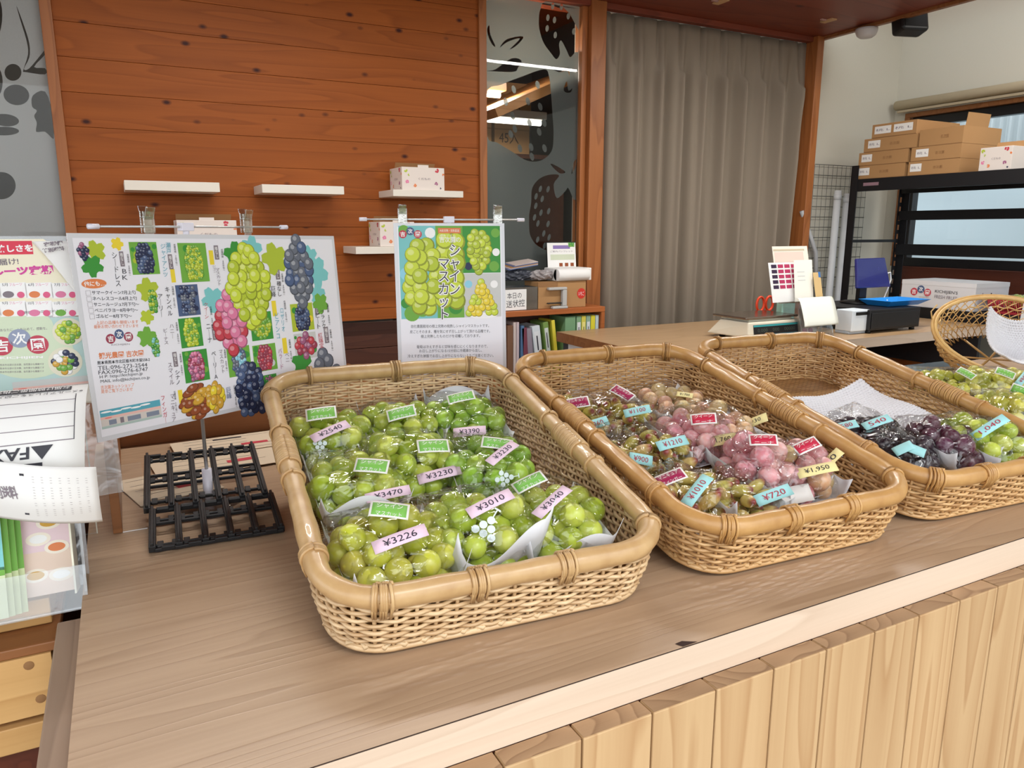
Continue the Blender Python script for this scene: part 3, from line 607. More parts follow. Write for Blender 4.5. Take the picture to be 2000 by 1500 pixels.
def pack(N_, ax, ay, az, r, rng, el_=1.):
    p = np.array([[rng.uniform(-ax, ax), rng.uniform(-ay, ay), rng.uniform(0, 2*az)] for _ in range(N_)])
    rad = np.array([r*rng.uniform(.9, 1.08) for _ in range(N_)])
    for it in range(220):
        d = p[:, None]-p[None]; dist = np.sqrt((d**2).sum(-1))+np.eye(N_)*9; ov = np.maximum(0, (rad[:, None]+rad[None])*(.97 if el_ == 1 else 1.12)-dist)
        p += (d/dist[..., None]*ov[..., None]).sum(1)*.35
        q = np.stack([p[:, 0]/ax, p[:, 1]/ay, (p[:, 2]-az*.55)/(az)], 1); n = np.sqrt((q**2).sum(1)); k = n > 1
        tgt = np.stack([q[:, 0]*ax, q[:, 1]*ay, q[:, 2]*az+az*.55], 1)/1.0
        c = np.array([0, 0, az*.55]); p[k] += ((tgt[k]-c)/n[k, None]+c-p[k])*.22
        p[:, 2] = np.maximum(p[:, 2], rad*(1.0 if el_ == 1 else 1.1)); p[:, 2] -= .0004
        p[:, 2] = np.maximum(p[:, 2], rad)
    return p, rad
def hull_mesh(pts, cuts, amp, rng, kind='fractal'):
    bm = bmesh.new()
    for p in pts: bm.verts.new(p)
    r = bmesh.ops.convex_hull(bm, input=bm.verts[:]); bmesh.ops.delete(bm, geom=[v for v in bm.verts if not v.link_faces], context='VERTS')
    bmesh.ops.triangulate(bm, faces=bm.faces[:])
    for _ in range(cuts): bmesh.ops.subdivide_edges(bm, edges=[e_ for e_ in bm.edges if e_.calc_length() > .008], cuts=1, use_grid_fill=True); bmesh.ops.triangulate(bm, faces=bm.faces[:])
    bm.normal_update(); o = rng.uniform(0, 50)
    for v in bm.verts:
        c = v.co; w = math.sin(c.x*130+o+3*math.sin(c.y*60))*math.sin(c.y*90+o*2+2*math.sin(c.x*80)); v.co += v.normal*(amp*(w-.35))
    bm.normal_update(); vs = [v.co.copy() for v in bm.verts]; bm.verts.index_update(); fs = [tuple(v.index for v in f.verts) for f in bm.faces]; bm.free(); return vs, fs
def label_patch(t, bvh, spec, name):
    """a paper tag or sticker lying on the film; spec = (px, py, image angle, width, height, paper, ink, text, border)"""
    px, py, ang, w, h, paper, ink, txt, border = spec
    d = ray(px, py).normalized(); hit = bvh.ray_cast(CAM, d)
    if hit[0] is None:
        near = bvh.find_nearest(CAM + d*(WLOC[t.name]-CAM).dot(d)); p, n = near[0], near[1]
    else: p, n = hit[0], hit[1]
    if n.dot(d) > 0: n = -n
    n = (n*.35 + (CAM-p).normalized()*.45 + V((0, 0, .4))).normalized()
    r_ = (CR*math.cos(ang)+CU*math.sin(ang)); r_ = (r_-d*(r_.dot(n)/d.dot(n))).normalized(); fr = Frame(p+n*.0065-d*.003, r_, n.cross(r_))
    m = MB(); cx, cy = w/2, h/2
    def warp(x, y): return fr.p(x, y, -.10*x*x/w)
    if border:
        m.sheet(lambda a, c: warp((a-.5)*w, (c-.5)*h), 6, 2, WHITE, .0004); m.sheet(lambda a, c: warp((a-.5)*(w-.005), (c-.5)*(h-.005))+fr.n*.0004, 6, 2, paper, .0003)
    else: m.sheet(lambda a, c: warp((a-.5)*w, (c-.5)*h), 6, 2, paper, .0004)
    o = m.build(name, t)
    if txt:
        m = MB(); L = txt.split('/'); k = len(L)
        for i, s_ in enumerate(L):
            yy = (h*.30*(k-1)/1.6)-(h*.52*i if k > 1 else 0)+(h*.03 if k > 1 else 0); wd = w*(.66 if border else .62)
            m.text(fr, s_, (-wd/2, yy), (wd/2, yy), h*(.52 if k == 1 else .30), .0009, ink)
        m.build('lettering', o)
    return o
def bag(label, group, base, n, yaw, ax, ay, az, N_, r, kind, seed, marks, liner=True, back=.014, el_=1., tail=1., prn=None, name='bagged_grapes', cols=None):
    """base = point on the surface below it, n = that surface's normal"""
    rng = random.Random(seed); n = V(n).normalized(); ex = V((math.cos(yaw), math.sin(yaw), 0)); ex = (ex-n*ex.dot(n)).normalized(); ey = n.cross(ex)
    base = V(base)+n*.0075; az *= 1.3; N_ = int(N_*1.25); ax *= .94; ay *= .95; T = lambda p: base+ex*p[0]+ey*p[1]+n*p[2]
    t = thing(name, base, label, 'grapes', group); p, rad = pack(N_, ax, ay, az, r, rng, el_)
    for i in range(N_):
        me = BMESH[(cols[i % len(cols)] if cols else kind)]; o = bpy.data.objects.new('berry', me); COL.objects.link(o); o.parent = t; o.location = T(p[i])-base
        if el_ == 1: o.rotation_euler = (rng.uniform(0, 6), rng.uniform(0, 6), rng.uniform(0, 6)); o.scale = (rad[i], rad[i], rad[i]*rng.uniform(1, 1.1))
        else:
            out = V((p[i][0]*1.0+rng.uniform(-.02, .02), p[i][1]*.5-.03+rng.uniform(-.03, .03), .02+rng.uniform(-.01, .02))); o.rotation_mode = 'QUATERNION'; o.rotation_quaternion = (ex*out.x+ey*out.y+n*out.z).to_track_quat('Z', 'Y'); o.scale = (rad[i]*.82, rad[i]*.82, rad[i]*el_)
    m = MB(); m.tube([T((0, ay*1.15, az*.5)), T((0, ay*.5, az*.7)), T((0, -ay*.2, az*.6)), T((0, -ay*.7, az*.4))], [.003, .0025, .002, .0015], STEM, 6)
    for i in range(0, N_, 2): q = p[i]; m.tube([T((0, max(-ay*.7, min(ay*.6, q[1])), az*.6)), T((q[0]*.6, q[1], (q[2]+az*.6)/2)), T(q)], .0011, STEM, 4, cap=False)
    m.build('stem', t)
    pts = []
    for q, R in zip(p, rad):
        for k in range(26):
            z = 1-2*(k+.5)/26; a = k*2.39996; s_ = math.sqrt(1-z*z); R2 = R*(1.0 if el_ == 1 else 1.25)+.0015; pts.append((q[0]+R2*s_*math.cos(a), q[1]+R2*s_*math.sin(a), max(.0012, q[2]+R2*z)))
    for sx_ in (-1, -.4, .4, 1): pts.append((sx_*(ax+.002), ay+.018*tail+rng.uniform(-.006, .006), .012+az*.6+rng.uniform(-.008, .012))); pts.append((sx_*(ax+.001), -ay-.012, .003))
    vs, fs = hull_mesh(pts, 2, .0036, rng); vs = [T(v) for v in vs]
    m = MB(); m.add(vs, fs, FILM, True); m.build('plastic_bag', t)
    bvh = BVHTree.FromPolygons([tuple(v) for v in vs], fs)
    if liner:
        lift = liner if not isinstance(liner, bool) else .022
        def sh(u, v):
            x = (u-.5)*2*(ax+.005); y = -ay-.016+v*(2*ay+.034); q = abs(u-.5)*2
            z = .0016+lift*max(0, (.14-v)/.14)**1.4*(.7+.3*math.cos(5*u+seed))+.030*max(0, (q-.84)/.16)**1.3+back*max(0, (v-.86)/.14)**1.2*(1-.55*q*q)
            return T((x, y, z))
        m = MB(); m.sheet(sh, 20, 24, LINER, .0004); m.build('paper_liner', t)
    if prn:
        m = MB(); pw = mat((222, 236, 236), .5)
        for (px, py, ang, sc) in prn:
            d = ray(px, py).normalized(); hit = bvh.ray_cast(CAM, d)
            if hit[0] is None: continue
            nn = hit[1] if hit[1].dot(d) < 0 else -hit[1]; nn = (nn+(CAM-hit[0]).normalized()).normalized(); r_ = CR*math.cos(ang)+CU*math.sin(ang); r_ = (r_-nn*r_.dot(nn)).normalized(); fr = Frame(hit[0]+nn*.0025, r_, nn.cross(r_))
            for (x, y) in ((-1, 1), (0, 1), (1, 1), (-.5, .15), (.5, .15), (0, -.7), (0, 1.9)): m.disc(fr, x*.0052*sc, y*.0052*sc, .0024*sc, .0024*sc, 0, pw, 12)
            m.rect(fr, -.0004*sc, -.0105*sc, .0004*sc, -.006*sc, 0, pw); m.rect(fr, -.002*sc, -.0115*sc, .002*sc, -.0105*sc, 0, pw)
        if m.v: m.build('bag_print', t)
    for mk in marks: label_patch(t, bvh, mk[1:], mk[0])
    return t
R_ = math.radians
def pt(x, y, a, s, w=.060, h=.0155): return ('price_tag', x, y, R_(a), w, h, PINKT, INK, s, 0)
def bt(x, y, a, s, w=.06, h=.017): return ('price_tag', x, y, R_(a), w, h, BLUET, REDINK, s, 0)
def yt(x, y, a, s, w=.06, h=.017): return ('price_tag', x, y, R_(a), w, h, YELT, INK, s, 0)
def gs(x, y, a): return ('sticker', x, y, R_(a), .044, .022, GRN, WHITE, 'シャイン/マスカット', 1)
def ms(x, y, a): return ('sticker', x, y, R_(a), .044, .022, MAG, WHITE, 'マニキュア/フィンガー', 1)
def cs(x, y, a): return ('sticker', x, y, R_(a), .040, .020, CRIM, WHITE, 'クイーン/ニーナ', 1)
def in_basket(B, px, py, h, dyaw=0, ax=.05, ay_=.05):
    ay = (B.ey+V((0, 0, .094/B.L))).normalized(); p = B.floor_px(px, py, h); q = p-B.w(0, 0, 0); u, v = q.dot(B.ex), q.dot(B.ey); u = min(max(u, ax+.029), B.W-ax-.029); v = min(max(v, ay_+.036), B.L-ay_-.028)
    return B.w(u, v, B.basez(v)), B.ex.cross(ay), B.rot+dyaw
GG = 'bagged green grapes in the pale basket'
def b1(px, py, h, dy, ax, ay, az, N_, r, kind, seed, marks, label, **k):
    p, n, yaw = in_basket(B1, px, py, h, dy, ax, ay); return bag(label, GG, p, n, yaw, ax, ay, az, N_, r, kind, seed, marks, **k)
b1(640, 862, .03, .0, .050, .060, .036, 24, .0148, 'green', 1, [gs(628, 812, 8), pt(645, 847, 24, '¥2540')], 'bagged green grapes tagged ¥2540 in the far corner of the pale basket', liner=.01, prn=[(625, 875, 0, 1.3)])
b1(768, 812, .028, .1, .050, .055, .034, 22, .0148, 'green', 2, [gs(785, 811, 14)], 'bagged green grapes without price tag against the back of the pale basket', liner=.01, back=.035)
b1(900, 805, .034, -.1, .056, .066, .040, 30, .0148, 'deep', 3, [gs(901, 781, 12), pt(918, 846, 5, '¥3390', .05)], 'deep green bagged grapes tagged ¥3390 with tall paper at the back', liner=.01, back=.055)
b1(690, 950, .034, .0, .056, .060, .036, 26, .0152, 'green', 4, [gs(727, 915, -4), pt(757, 968, 12, '¥3470', .058, .013)], 'bagged green grapes tagged ¥3470 in the middle row', liner=.05, prn=None)
b1(800, 905, .032, .1, .054, .062, .038, 28, .0150, 'green', 5, [gs(845, 876, 2), pt(858, 930, 14, '¥3230')], 'bagged green grapes tagged ¥3230 in the very centre of the pale basket', liner=.012)
b1(955, 915, .034, -.15, .054, .060, .036, 26, .0150, 'deep', 6, [gs(970, 872, -8), pt(981, 890, 38, '¥3230', .056)], 'bagged green grapes with steeply slanted ¥3230 tag beside the basket wall', liner=.012, prn=[(990, 933, 8, 1.5)])
b1(745, 1085, .036, .05, .062, .066, .042, 32, .0158, 'yellow', 7, [gs(760, 1003, -6), pt(782, 1057, 20, '¥3226')], 'yellowish bagged grapes tagged ¥3226 in the front corner of the pale basket', liner=.04)
b1(935, 1035, .036, .06, .058, .062, .040, 30, .0155, 'green', 8, [pt(957, 988, 26, '¥3010')], 'bagged green grapes tagged ¥3010 wrapped low in white paper', liner=.075, prn=[(953, 1028, -10, 2.)])
b1(1080, 1018, .036, -.08, .056, .060, .040, 28, .0155, 'green', 9, [gs(1035, 948, 26), pt(1079, 986, 42, '¥3040')], 'bagged green grapes tagged ¥3040 in the front corner near the second basket', liner=.05)
GP = 'bagged grapes in the pink grape basket'
def b2(px, py, h, dy, ax, ay, az, N_, r, kind, seed, marks, label, **k):
    p, n, yaw = in_basket(B2, px, py, h, dy, ax, ay); return bag(label, GP, p, n, yaw, ax, ay, az, N_, r, kind, seed, marks, **k)
b2(1138, 812, .025, .1, .050, .055, .028, 20, .0112, 'finger', 11, [ms(1126, 791, 10), bt(1160, 832, 18, '¥1260', .05)], 'long amber grapes under a magenta sticker in the far corner of the second basket', el_=1.55, liner=False)
b2(1222, 815, .025, -.1, .050, .050, .028, 20, .0112, 'finger', 12, [bt(1245, 807, 12, '¥1100', .045), ms(1215, 772, -30)], 'long amber grapes tagged ¥1100 by the back wall of the second basket', el_=1.55, liner=False)
b2(1312, 790, .032, .0, .056, .050, .034, 24, .0140, 'tan', 13, [yt(1337, 776, -8, '¥1700', .028, .012)], 'bagged round tan pink grapes at the back of the second basket', liner=.008)
b2(1208, 885, .028, .2, .044, .050, .030, 18, .0114, 'finger', 14, [bt(1250, 900, -10, '¥900', .035)], 'long amber grapes tagged ¥900 along the near wall of the second basket', el_=1.5, liner=False)
b2(1288, 880, .028, .1, .046, .050, .030, 20, .0114, 'finger', 15, [bt(1311, 869, 14, '¥1210', .052)], 'long amber grapes tagged ¥1210 in the middle of the second basket', el_=1.5, liner=False)
b2(1358, 850, .034, .0, .056, .054, .036, 26, .0148, 'pink', 16, [yt(1405, 863, 10, '¥1,760', .056), cs(1374, 822, 4)], 'bagged pink grapes tagged ¥1,760 in the middle of the second basket', liner=.008)
b2(1442, 828, .034, .0, .056, .056, .036, 24, .0150, 'tan', 17, [yt(1497, 825, 22, '¥1,930', .056)], 'bagged blush grapes tagged ¥1,930 by the far wall of the second basket', liner=.01)
b2(1345, 970, .028, .15, .050, .052, .032, 22, .0118, 'finger', 18, [ms(1309, 939, 22), bt(1361, 963, 52, '¥1010')], 'long amber grapes tagged ¥1010 in the front corner of the second basket', el_=1.6, liner=False)
b2(1442, 975, .026, -.1, .044, .042, .028, 16, .0116, 'finger', 19, [bt(1508, 970, 20, '¥720', .058)], 'long amber grapes tagged ¥720 at the front of the second basket', el_=1.6, liner=.02)
b2(1495, 912, .036, .0, .056, .062, .040, 28, .0158, 'pink', 20, [cs(1490, 864, 0), ('bag_label', 1548, 970, R_(12), .052, .026, WHITE, INK, '', 0)], 'bagged pink grapes with a white bag label at the front of the second basket', liner=.012)
b2(1592, 905, .036, -.1, .052, .060, .038, 26, .0156, 'pink', 21, [cs(1574, 875, 24), yt(1595, 922, 12, '¥1,950', .056), yt(1632, 906, 46, '700', .05)], 'bagged pink grapes with two yellow tags ¥1,950 and 700', liner=.012, cols=['pink', 'tan', 'pink'])
GD = 'bagged grapes in the half-empty basket'
def b3(px, py, h, dy, ax, ay, az, N_, r, kind, seed, marks, label, **k):
    p, n, yaw = in_basket(B3, px, py, h, dy, ax, ay); p = p+V((0, 0, .016)); return bag(label, GD, p, n, yaw, ax, ay, az, N_, r, kind, seed, marks, **k)
b3(1692, 858, .026, .3, .056, .046, .026, 20, .0125, 'black', 31, [bt(1648, 837, 14, '¥580', .045), bt(1712, 829, 20, '540', .05)], 'bagged black grapes with ¥580 and 540 tags on the foam net', liner=False)
b3(1762, 905, .024, .1, .050, .042, .026, 18, .0128, 'black', 32, [bt(1765, 880, 24, '', .03, .017), bt(1788, 884, -22, '', .024, .017)], 'flat bag of black grapes with two blank blue slips', liner=False)
b3(1838, 885, .030, -.1, .044, .056, .032, 20, .0150, 'plum', 33, [], 'bagged dark plum red grapes in white paper', liner=.016)
b3(1915, 880, .034, -.1, .046, .064, .036, 26, .0146, 'green', 34, [bt(1933, 838, 32, '1,040', .062)], 'bagged green grapes tagged 1,040 beside the dark red ones', liner=.01)
def foam(fn, nu, nv, name, label, rad_=.0029):
    m = MB(); FO = mat((228, 228, 232), .8)
    # an expanded foam net: rows of soft strands crossing in slits
    for j in range(nv):
        P = []
        for i in range(nu*4+1):
            u = i/(nu*4); P.append(fn(u, (j+.5)/nv+.30/nv*math.cos(math.pi*i/2+math.pi*(j % 2))))
        m.tube(P, rad_, FO, 6, flat=1.3)
    return tag(m.build(name), label, 'foam net')
def foam3(u, v):
    a = B3.floor_px(1575, 800, .004); q = B3
    x = .045+.27*u; y = .14+.24*v+.03*u; lift = .035*max(0, (u-.5)/.5)**1.5+.030*max(0, (v-.6)/.4)**2*(1-.5*u)+.010*math.sin(3*u+4*v)**2
    return q.w(x, y, q.basez(y)+.0065+lift*.8)
foam(foam3, 34, 40, 'foam_net', 'white foam net lying under the dark grapes in the half-empty basket')
# ------------------------------------------------------------------ printed matter
def flat(c): return mat(c, .42, spec=.35)
PR = dict(g1=(64, 150, 62), g2=(116, 176, 70), g3=(178, 196, 60), teal=(128, 202, 204), sky=(150, 214, 236), lime=(206, 222, 70), yg=(186, 204, 60), navy=(44, 52, 84), blue=(82, 100, 138), gry=(108, 114, 128),
          pink=(226, 130, 168), red=(200, 70, 84), wine=(160, 66, 88), mau=(166, 100, 136), gold=(214, 166, 62), brn=(150, 80, 48), ink=(58, 58, 66), cyan=(90, 170, 190), org=(228, 134, 82), wht=(250, 250, 250), lg=(206, 208, 206), yel=(238, 214, 62), tag=(134, 124, 132), pap=(238, 238, 246))
PRD = {k: flat(tuple(int(x*.74) for x in v)) for k, v in PR.items()}; PRL = {k: flat(tuple(int(x+(255-x)*.38) for x in v)) for k, v in PR.items()}; PR = {k: flat(v) for k, v in PR.items()}
def leaf(m, fr, c, r, rot, mt, z):
    pts = []
    for i in range(30):
        a = 2*math.pi*i/30; k = .62+.38*abs(math.cos(2.5*a))**.6*(1 if abs(a-math.pi) > .3 else .5)+.04*((i % 2)*2-1); pts.append((c[0]+r*k*math.cos(a+rot), c[1]+r*k*math.sin(a+rot)))
    m.poly(fr, pts, z, mt)
def cluster(m, fr, c, w, h, r, mats, z, seed=0, shape='drop', hl='wht', el_=1., rot=0, clip=None):
    rg = random.Random(seed); pts = []; dy = r*1.15
    ny = max(1, int(h/dy))
    for j in range(ny+1):
        t = j/max(ny, 1); wid = {'drop': w*(.35+.65*math.sin(math.pi*min(1, .22+.62*(1-t)+.0))) if t > .15 else w*(.55+2*t), 'pile': w*(.15+.85*t), 'oval': w*math.sin(math.pi*(.1+.8*t)), 'box': w}[shape]
        k = max(1, int(wid/(1.32*r)+.5))
        for i in range(k): pts.append((c[0]+(i-(k-1)/2)*wid/max(k, 1)+rg.uniform(-.3, .3)*r, c[1]+h/2-t*h+rg.uniform(-.25, .25)*r))
    rg.shuffle(pts)
    if clip: pts = [p for p in pts if clip[0]+r < p[0] < clip[2]-r and clip[1]+r < p[1] < clip[3]-r]
    for i, (x, y) in enumerate(pts):
        mt = mats[i % len(mats)]; zz = z+i*4e-6
        m.disc(fr, x, y, r*el_, r, zz, PRD[mt], 14, rot); m.disc(fr, x-.06*r, y+.07*r, r*el_*.86, r*.86, zz+1e-6, PR[mt], 14, rot); m.disc(fr, x-.25*r, y+.28*r, r*.42, r*.36, zz+2e-6, PRL[mt], 8)
def photo(m, fr, c, w, h, bg, mats, z, seed, r=None, shape='drop', blobs=('g2', 'g1'), cw=.62, ch=.8):
    x, y = c; m.rect(fr, x-w/2, y-h/2, x+w/2, y+h/2, z, PR[bg]); rg = random.Random(seed+99)
    for i in range(9):
        rr = w*rg.uniform(.05, .13); bx_, by_ = rg.uniform(-w/2+rr, w/2-rr), rg.uniform(-h/2+rr, h/2-rr); m.disc(fr, x+bx_, y+by_, rr, rr, z+6e-5+i*5e-6, PR[blobs[i % len(blobs)]], 12)
    cluster(m, fr, c, w*cw, h*ch, r or w*.09, mats, z+1.5e-4, seed, shape)
def shop(m, fr, x0, y0, x1, y1, z, sky=True):
    w, h = x1-x0, y1-y0; m.rect(fr, x0, y0, x1, y1, z, PR['lg'])
    if sky:
        m.rect(fr, x0, y0+h*.62, x1, y1, z+5e-5, PR['cyan'])
        for i in range(5): m.disc(fr, x0+w*(.1+.16*i), y1-h*(.12+.05*(i % 2)), w*.09, h*.05, z+8e-5, PR['wht'], 14)
    m.rect(fr, x0, y0+h*.5, x1, y0+h*.64, z+1e-4, flat((232, 190, 180))); m.rect(fr, x0, y0+h*.14, x1, y0+h*.5, z+1e-4, flat((214, 206, 200)))
    for a, b_ in ((.12, .24), (.42, .64), (.74, .96)): m.rect(fr, x0+w*a, y0+h*.16, x0+w*b_, y0+h*.42, z+1.4e-4, flat((130, 140, 158)))
    m.rect(fr, x0+w*.3, y0+h*.15, x0+w*.36, y0+h*.45, z+1.4e-4, PR['tag']); m.disc(fr, x0+w*.12, y0+h*.55, w*.06, h*.035, z+1.5e-4, flat((236, 130, 120)), 14)
    m.rect(fr, x0, y0, x1, y0+h*.13, z+1.4e-4, flat((176, 196, 190)))
def logo(m, fr, c, r, z, red='red'):
    x, y = c
    for dx, dy, ch, mt in ((-1.9, 0, '吉', red), (0, .75, '次', 'blue'), (1.9, 0, '園', red)):
        m.disc(fr, x+dx*r, y+dy*r, r, r, z, PR[mt], 24); m.text(fr, ch, (x+dx*r-r*.6, y+dy*r), (x+dx*r+r*.6, y+dy*r), r*1.25, z+1e-4, PR['wht'], bold=.02)
def laminate(m, fr, w, h, paper, edge=.006, bend=None):
    """sheet from the frame's origin (top left) w wide, h high, with a clear laminated border round it"""
    m.add([fr.p(x, y, z) for z in (-.0012, -.0002) for x, y in ((0, 0), (w, 0), (w, -h), (0, -h))], [(0, 1, 2, 3), (7, 6, 5, 4), (0, 4, 5, 1), (1, 5, 6, 2), (2, 6, 7, 3), (3, 7, 4, 0)], mat((214, 216, 222), .12, coat=.5, spec=.6))
    m.rect(fr, edge, -h+edge, w-edge, -edge, 0, paper)
LAMP = mat((238, 238, 246), .16, coat=.4, spec=.5, name='laminated_paper')
# the wide poster of grape varieties
def dep(x, y, d): return CAM + ray(x, y)*d
TL, TR = dep(130, 455, .925), dep(652, 461, 1.315)
PF = Frame(TL, TR-TL, (0, .10, 1)); PW = (TR-TL).length; PH = -PF.px(195, 864).y
Z = lambda x, y: PF.px(130+x/3.571, 440+y/3.571)
m = MB(); laminate(m, PF, PW, PH, LAMP)
def ztext(s_, x0, y0, x1, y1, h, c, z=.0003, vert=False, bold=0):
    a, q = Z(x0, y0), Z(x1, y1); k = (q-a).length/max(math.hypot(x1-x0, y1-y0), 1); kk = .00018 if vert else k
    if vert: u = Z(x0+h, y0)-Z(x0, y0); kk = u.length/h
    m.text(PF, s_, a, q, h*kk, z, PR[c], vert, bold)
def zs(x, y): return (Z(x+10, y)-Z(x, y)).length/10      # metres per zoomed pixel at that place
def zphoto(x0, y0, x1, y1, bg, mats, seed, **k):
    a, q = Z((x0+x1)/2, (y0+y1)/2), 0; w = (Z(x1, (y0+y1)/2)-Z(x0, (y0+y1)/2)).length; h = (Z((x0+x1)/2, y1)-Z((x0+x1)/2, y0)).length; photo(m, PF, a, w, h, bg, mats, .00025, seed, **k)
leaf(m, PF, Z(200, 180), 75*zs(200, 180), .6, PR['g3'], .0002); leaf(m, PF, Z(180, 285), 80*zs(180, 285), 2.2, PR['g1'], .00022); leaf(m, PF, Z(352, 130), 45*zs(350, 130), 1.2, PR['yel'], .0002)
cluster(m, PF, Z(115, 185), 75*zs(115, 185), 100*zs(115, 185), 17*zs(115, 185), ['navy', 'mau', 'navy'], .00024, 3, 'oval')
ztext('シードレス', 330, 190, 362, 425, 34, 'ink', vert=True); ztext('BK', 402, 305, 408, 380, 36, 'ink', vert=True)
for x, y, h in ((385, 235, 90), (725, 255, 85), (1045, 190, 75), (1470, 325, 75), (1030, 745, 85), (757, 935, 85), (1745, 570, 70), (1812, 765, 75)):
    c = Z(x, y); q = zs(x, y); m.rect(PF, c[0]-15*q, c[1]-h*q*.55, c[0]+15*q, c[1]+h*q*.55, .0003, PR['tag']); m.text(PF, '種なし', c+V((0, h*.45*q)), c-V((0, h*.45*q)), 20*q, .0004, PR['wht'], True)
for x, y in ((742, 352), (1010, 225), (1448, 580), (1522, 840), (795, 1195)):
    c = Z(x, y); q = zs(x, y); m.rect(PF, c[0]-15*q, c[1]-42*q, c[0]+15*q, c[1]+42*q, .0003, PR['yel'])
c = Z(192, 407); m.disc(PF, c[0], c[1], 88*zs(192, 407), 33*zs(192, 407), .0002, PR['org'], 28); ztext('他にも…', 120, 410, 268, 404, 36, 'wht', bold=.02)
for i, (s_, x0, x1) in enumerate((('サマークイーン7月上旬', 175, 480), ('ネヘレスコール8月上旬', 180, 488), ('サニールージュ7月下旬〜', 188, 505), ('ベニバラヨー8月中旬〜', 195, 498), ('ゴルビー8月下旬〜', 205, 455))):
    y = 470+41*i; ztext(s_, x0, y, x1, y-2, 27, 'ink', bold=.01); c = Z(150+7*i, y+3); q = 17*zs(150, y)
    for a, b_, d, e_ in ((-1, -1, 1, -.9), (-1, .9, 1, 1), (-1, -1, -.9, 1), (.9, -1, 1, 1)): m.rect(PF, c[0]+a*q, c[1]+b_*q, c[0]+d*q, c[1]+e_*q, .0002, PR['tag'])
ztext('上記の品種も御座います', 205, 680, 500, 672, 24, 'org'); ztext('最新お問い合わせ下さいませ', 190, 708, 500, 700, 24, 'org')
c = Z(370, 785); logo(m, PF, c, 33*zs(370, 785), .0002, 'wine'); ztext('KICHIJIEN', 312, 836, 440, 830, 14, 'tag')
ztext('観光農園 吉次園', 224, 912, 536, 890, 44, 'org', bold=.02)
ztext('熊本県熊本市北区植木町木留558-2', 214, 960, 580, 935, 25, 'ink', bold=.012); ztext('TEL:096-273-2544', 218, 997, 562, 972, 26, 'ink'); ztext('FAX:096-276-6747', 222, 1028, 566, 1003, 26, 'ink')
ztext('H P: http://kichijien.jp', 230, 1062, 530, 1035, 27, 'ink'); ztext('MAIL info@kichijien.co.jp', 236, 1092, 580, 1062, 27, 'ink')
ztext('吉次園ネットショップ', 238, 1132, 470, 1112, 26, 'org'); ztext('是非ご覧下さいませ', 240, 1160, 460, 1142, 26, 'org')
a, q = Z(248, 1425), Z(648, 1205); shop(m, PF, a[0], a[1], q[0], q[1]-.002, .0002)
zphoto(448, 118, 640, 342, 'g2', ['navy', 'blue', 'navy'], 11, blobs=('g3', 'g1')); zphoto(790, 125, 985, 395, 'g2', ['lime', 'yg', 'g2'], 12, r=.0024, blobs=('g1', 'g2'))
zphoto(770, 415, 925, 630, 'blue', ['navy', 'gry', 'blue'], 13, shape='box', blobs=('gry', 'navy')); zphoto(790, 645, 945, 850, 'g1', ['yg', 'lime', 'g2'], 14, blobs=('g2', 'g1')); zphoto(818, 870, 990, 1090, 'g1', ['mau', 'wine', 'pink'], 15, r=.0034)
zphoto(1125, 845, 1285, 1050, 'g2', ['blue', 'gry', 'sky'], 16); zphoto(1285, 605, 1435, 800, 'g1', ['g2', 'yg'], 17, shape='oval', cw=.9); zphoto(1305, 830, 1465, 1015, 'g2', ['wine', 'red', 'wine'], 18, blobs=('lg', 'g1')); zphoto(1568, 545, 1722, 735, 'g3', ['blue', 'navy'], 19, blobs=('yel', 'g1'))
zphoto(1592, 750, 1745, 930, 'lg', ['wine', 'mau', 'red'], 20, cw=.9, shape='oval', r=.007); zphoto(1370, 1040, 1470, 1180, 'g1', ['mau', 'g1'], 25)
for x, y, r, ro, mt in ((565, 450, 80, .4, 'g3'), (560, 640, 50, 1, 'yg'), (560, 780, 70, .2, 'g2'), (1180, 215, 85, .3, 'g1'), (1290, 165, 75, 1.4, 'teal'), (1450, 235, 90, .6, 'g3'), (1740, 330, 85, 1.0, 'teal'), (1690, 220, 60, .5, 'teal'), (1750, 480, 55, .2, 'teal'), (1020, 520, 80, .8, 'teal'), (1770, 545, 55, .8, 'g2'), (1640, 960, 70, .2, 'g1')):
    leaf(m, PF, Z(x, y), r*zs(x, y), ro, PR[mt], .0004+ro*1e-5)
cluster(m, PF, Z(600, 530), 60*zs(600, 530), 130*zs(600, 530), 13*zs(600, 530), ['g2', 'yg', 'g1'], .0005, 4); cluster(m, PF, Z(620, 850), 50*zs(620, 850), 100*zs(620, 850), 12*zs(620, 850), ['g2', 'teal', 'g1'], .0005, 5)
for x, y, w, h, r, ms_, sd, sh in ((1275, 425, 290, 400, 42, ['lime', 'yg', 'lime'], 6, 'oval'), (1625, 325, 190, 340, 34, ['gry', 'blue', 'gry'], 7, 'oval'), (1150, 690, 215, 320, 40, ['pink', 'pink', 'red'], 8, 'oval'), (1285, 1140, 190, 250, 28, ['navy', 'navy', 'blue'], 9, 'drop'), (1790, 960, 200, 90, 38, ['gry', 'blue', 'gry'], 10, 'pile')):
    q = zs(x, y); cluster(m, PF, Z(x, y), w*q, h*q, r*q, ms_, .0006, sd, sh)
q = zs(920, 1220); cluster(m, PF, Z(910, 1230), 190*q, 170*q, 24*q, ['gold', 'brn', 'brn'], .0006, 21, 'oval', 'gold', 1.9, .3); cluster(m, PF, Z(1035, 1200), 130*q, 150*q, 24*q, ['gold', 'yel', 'gold'], .0007, 22, 'oval', 'yel', 1.5, 1.3)
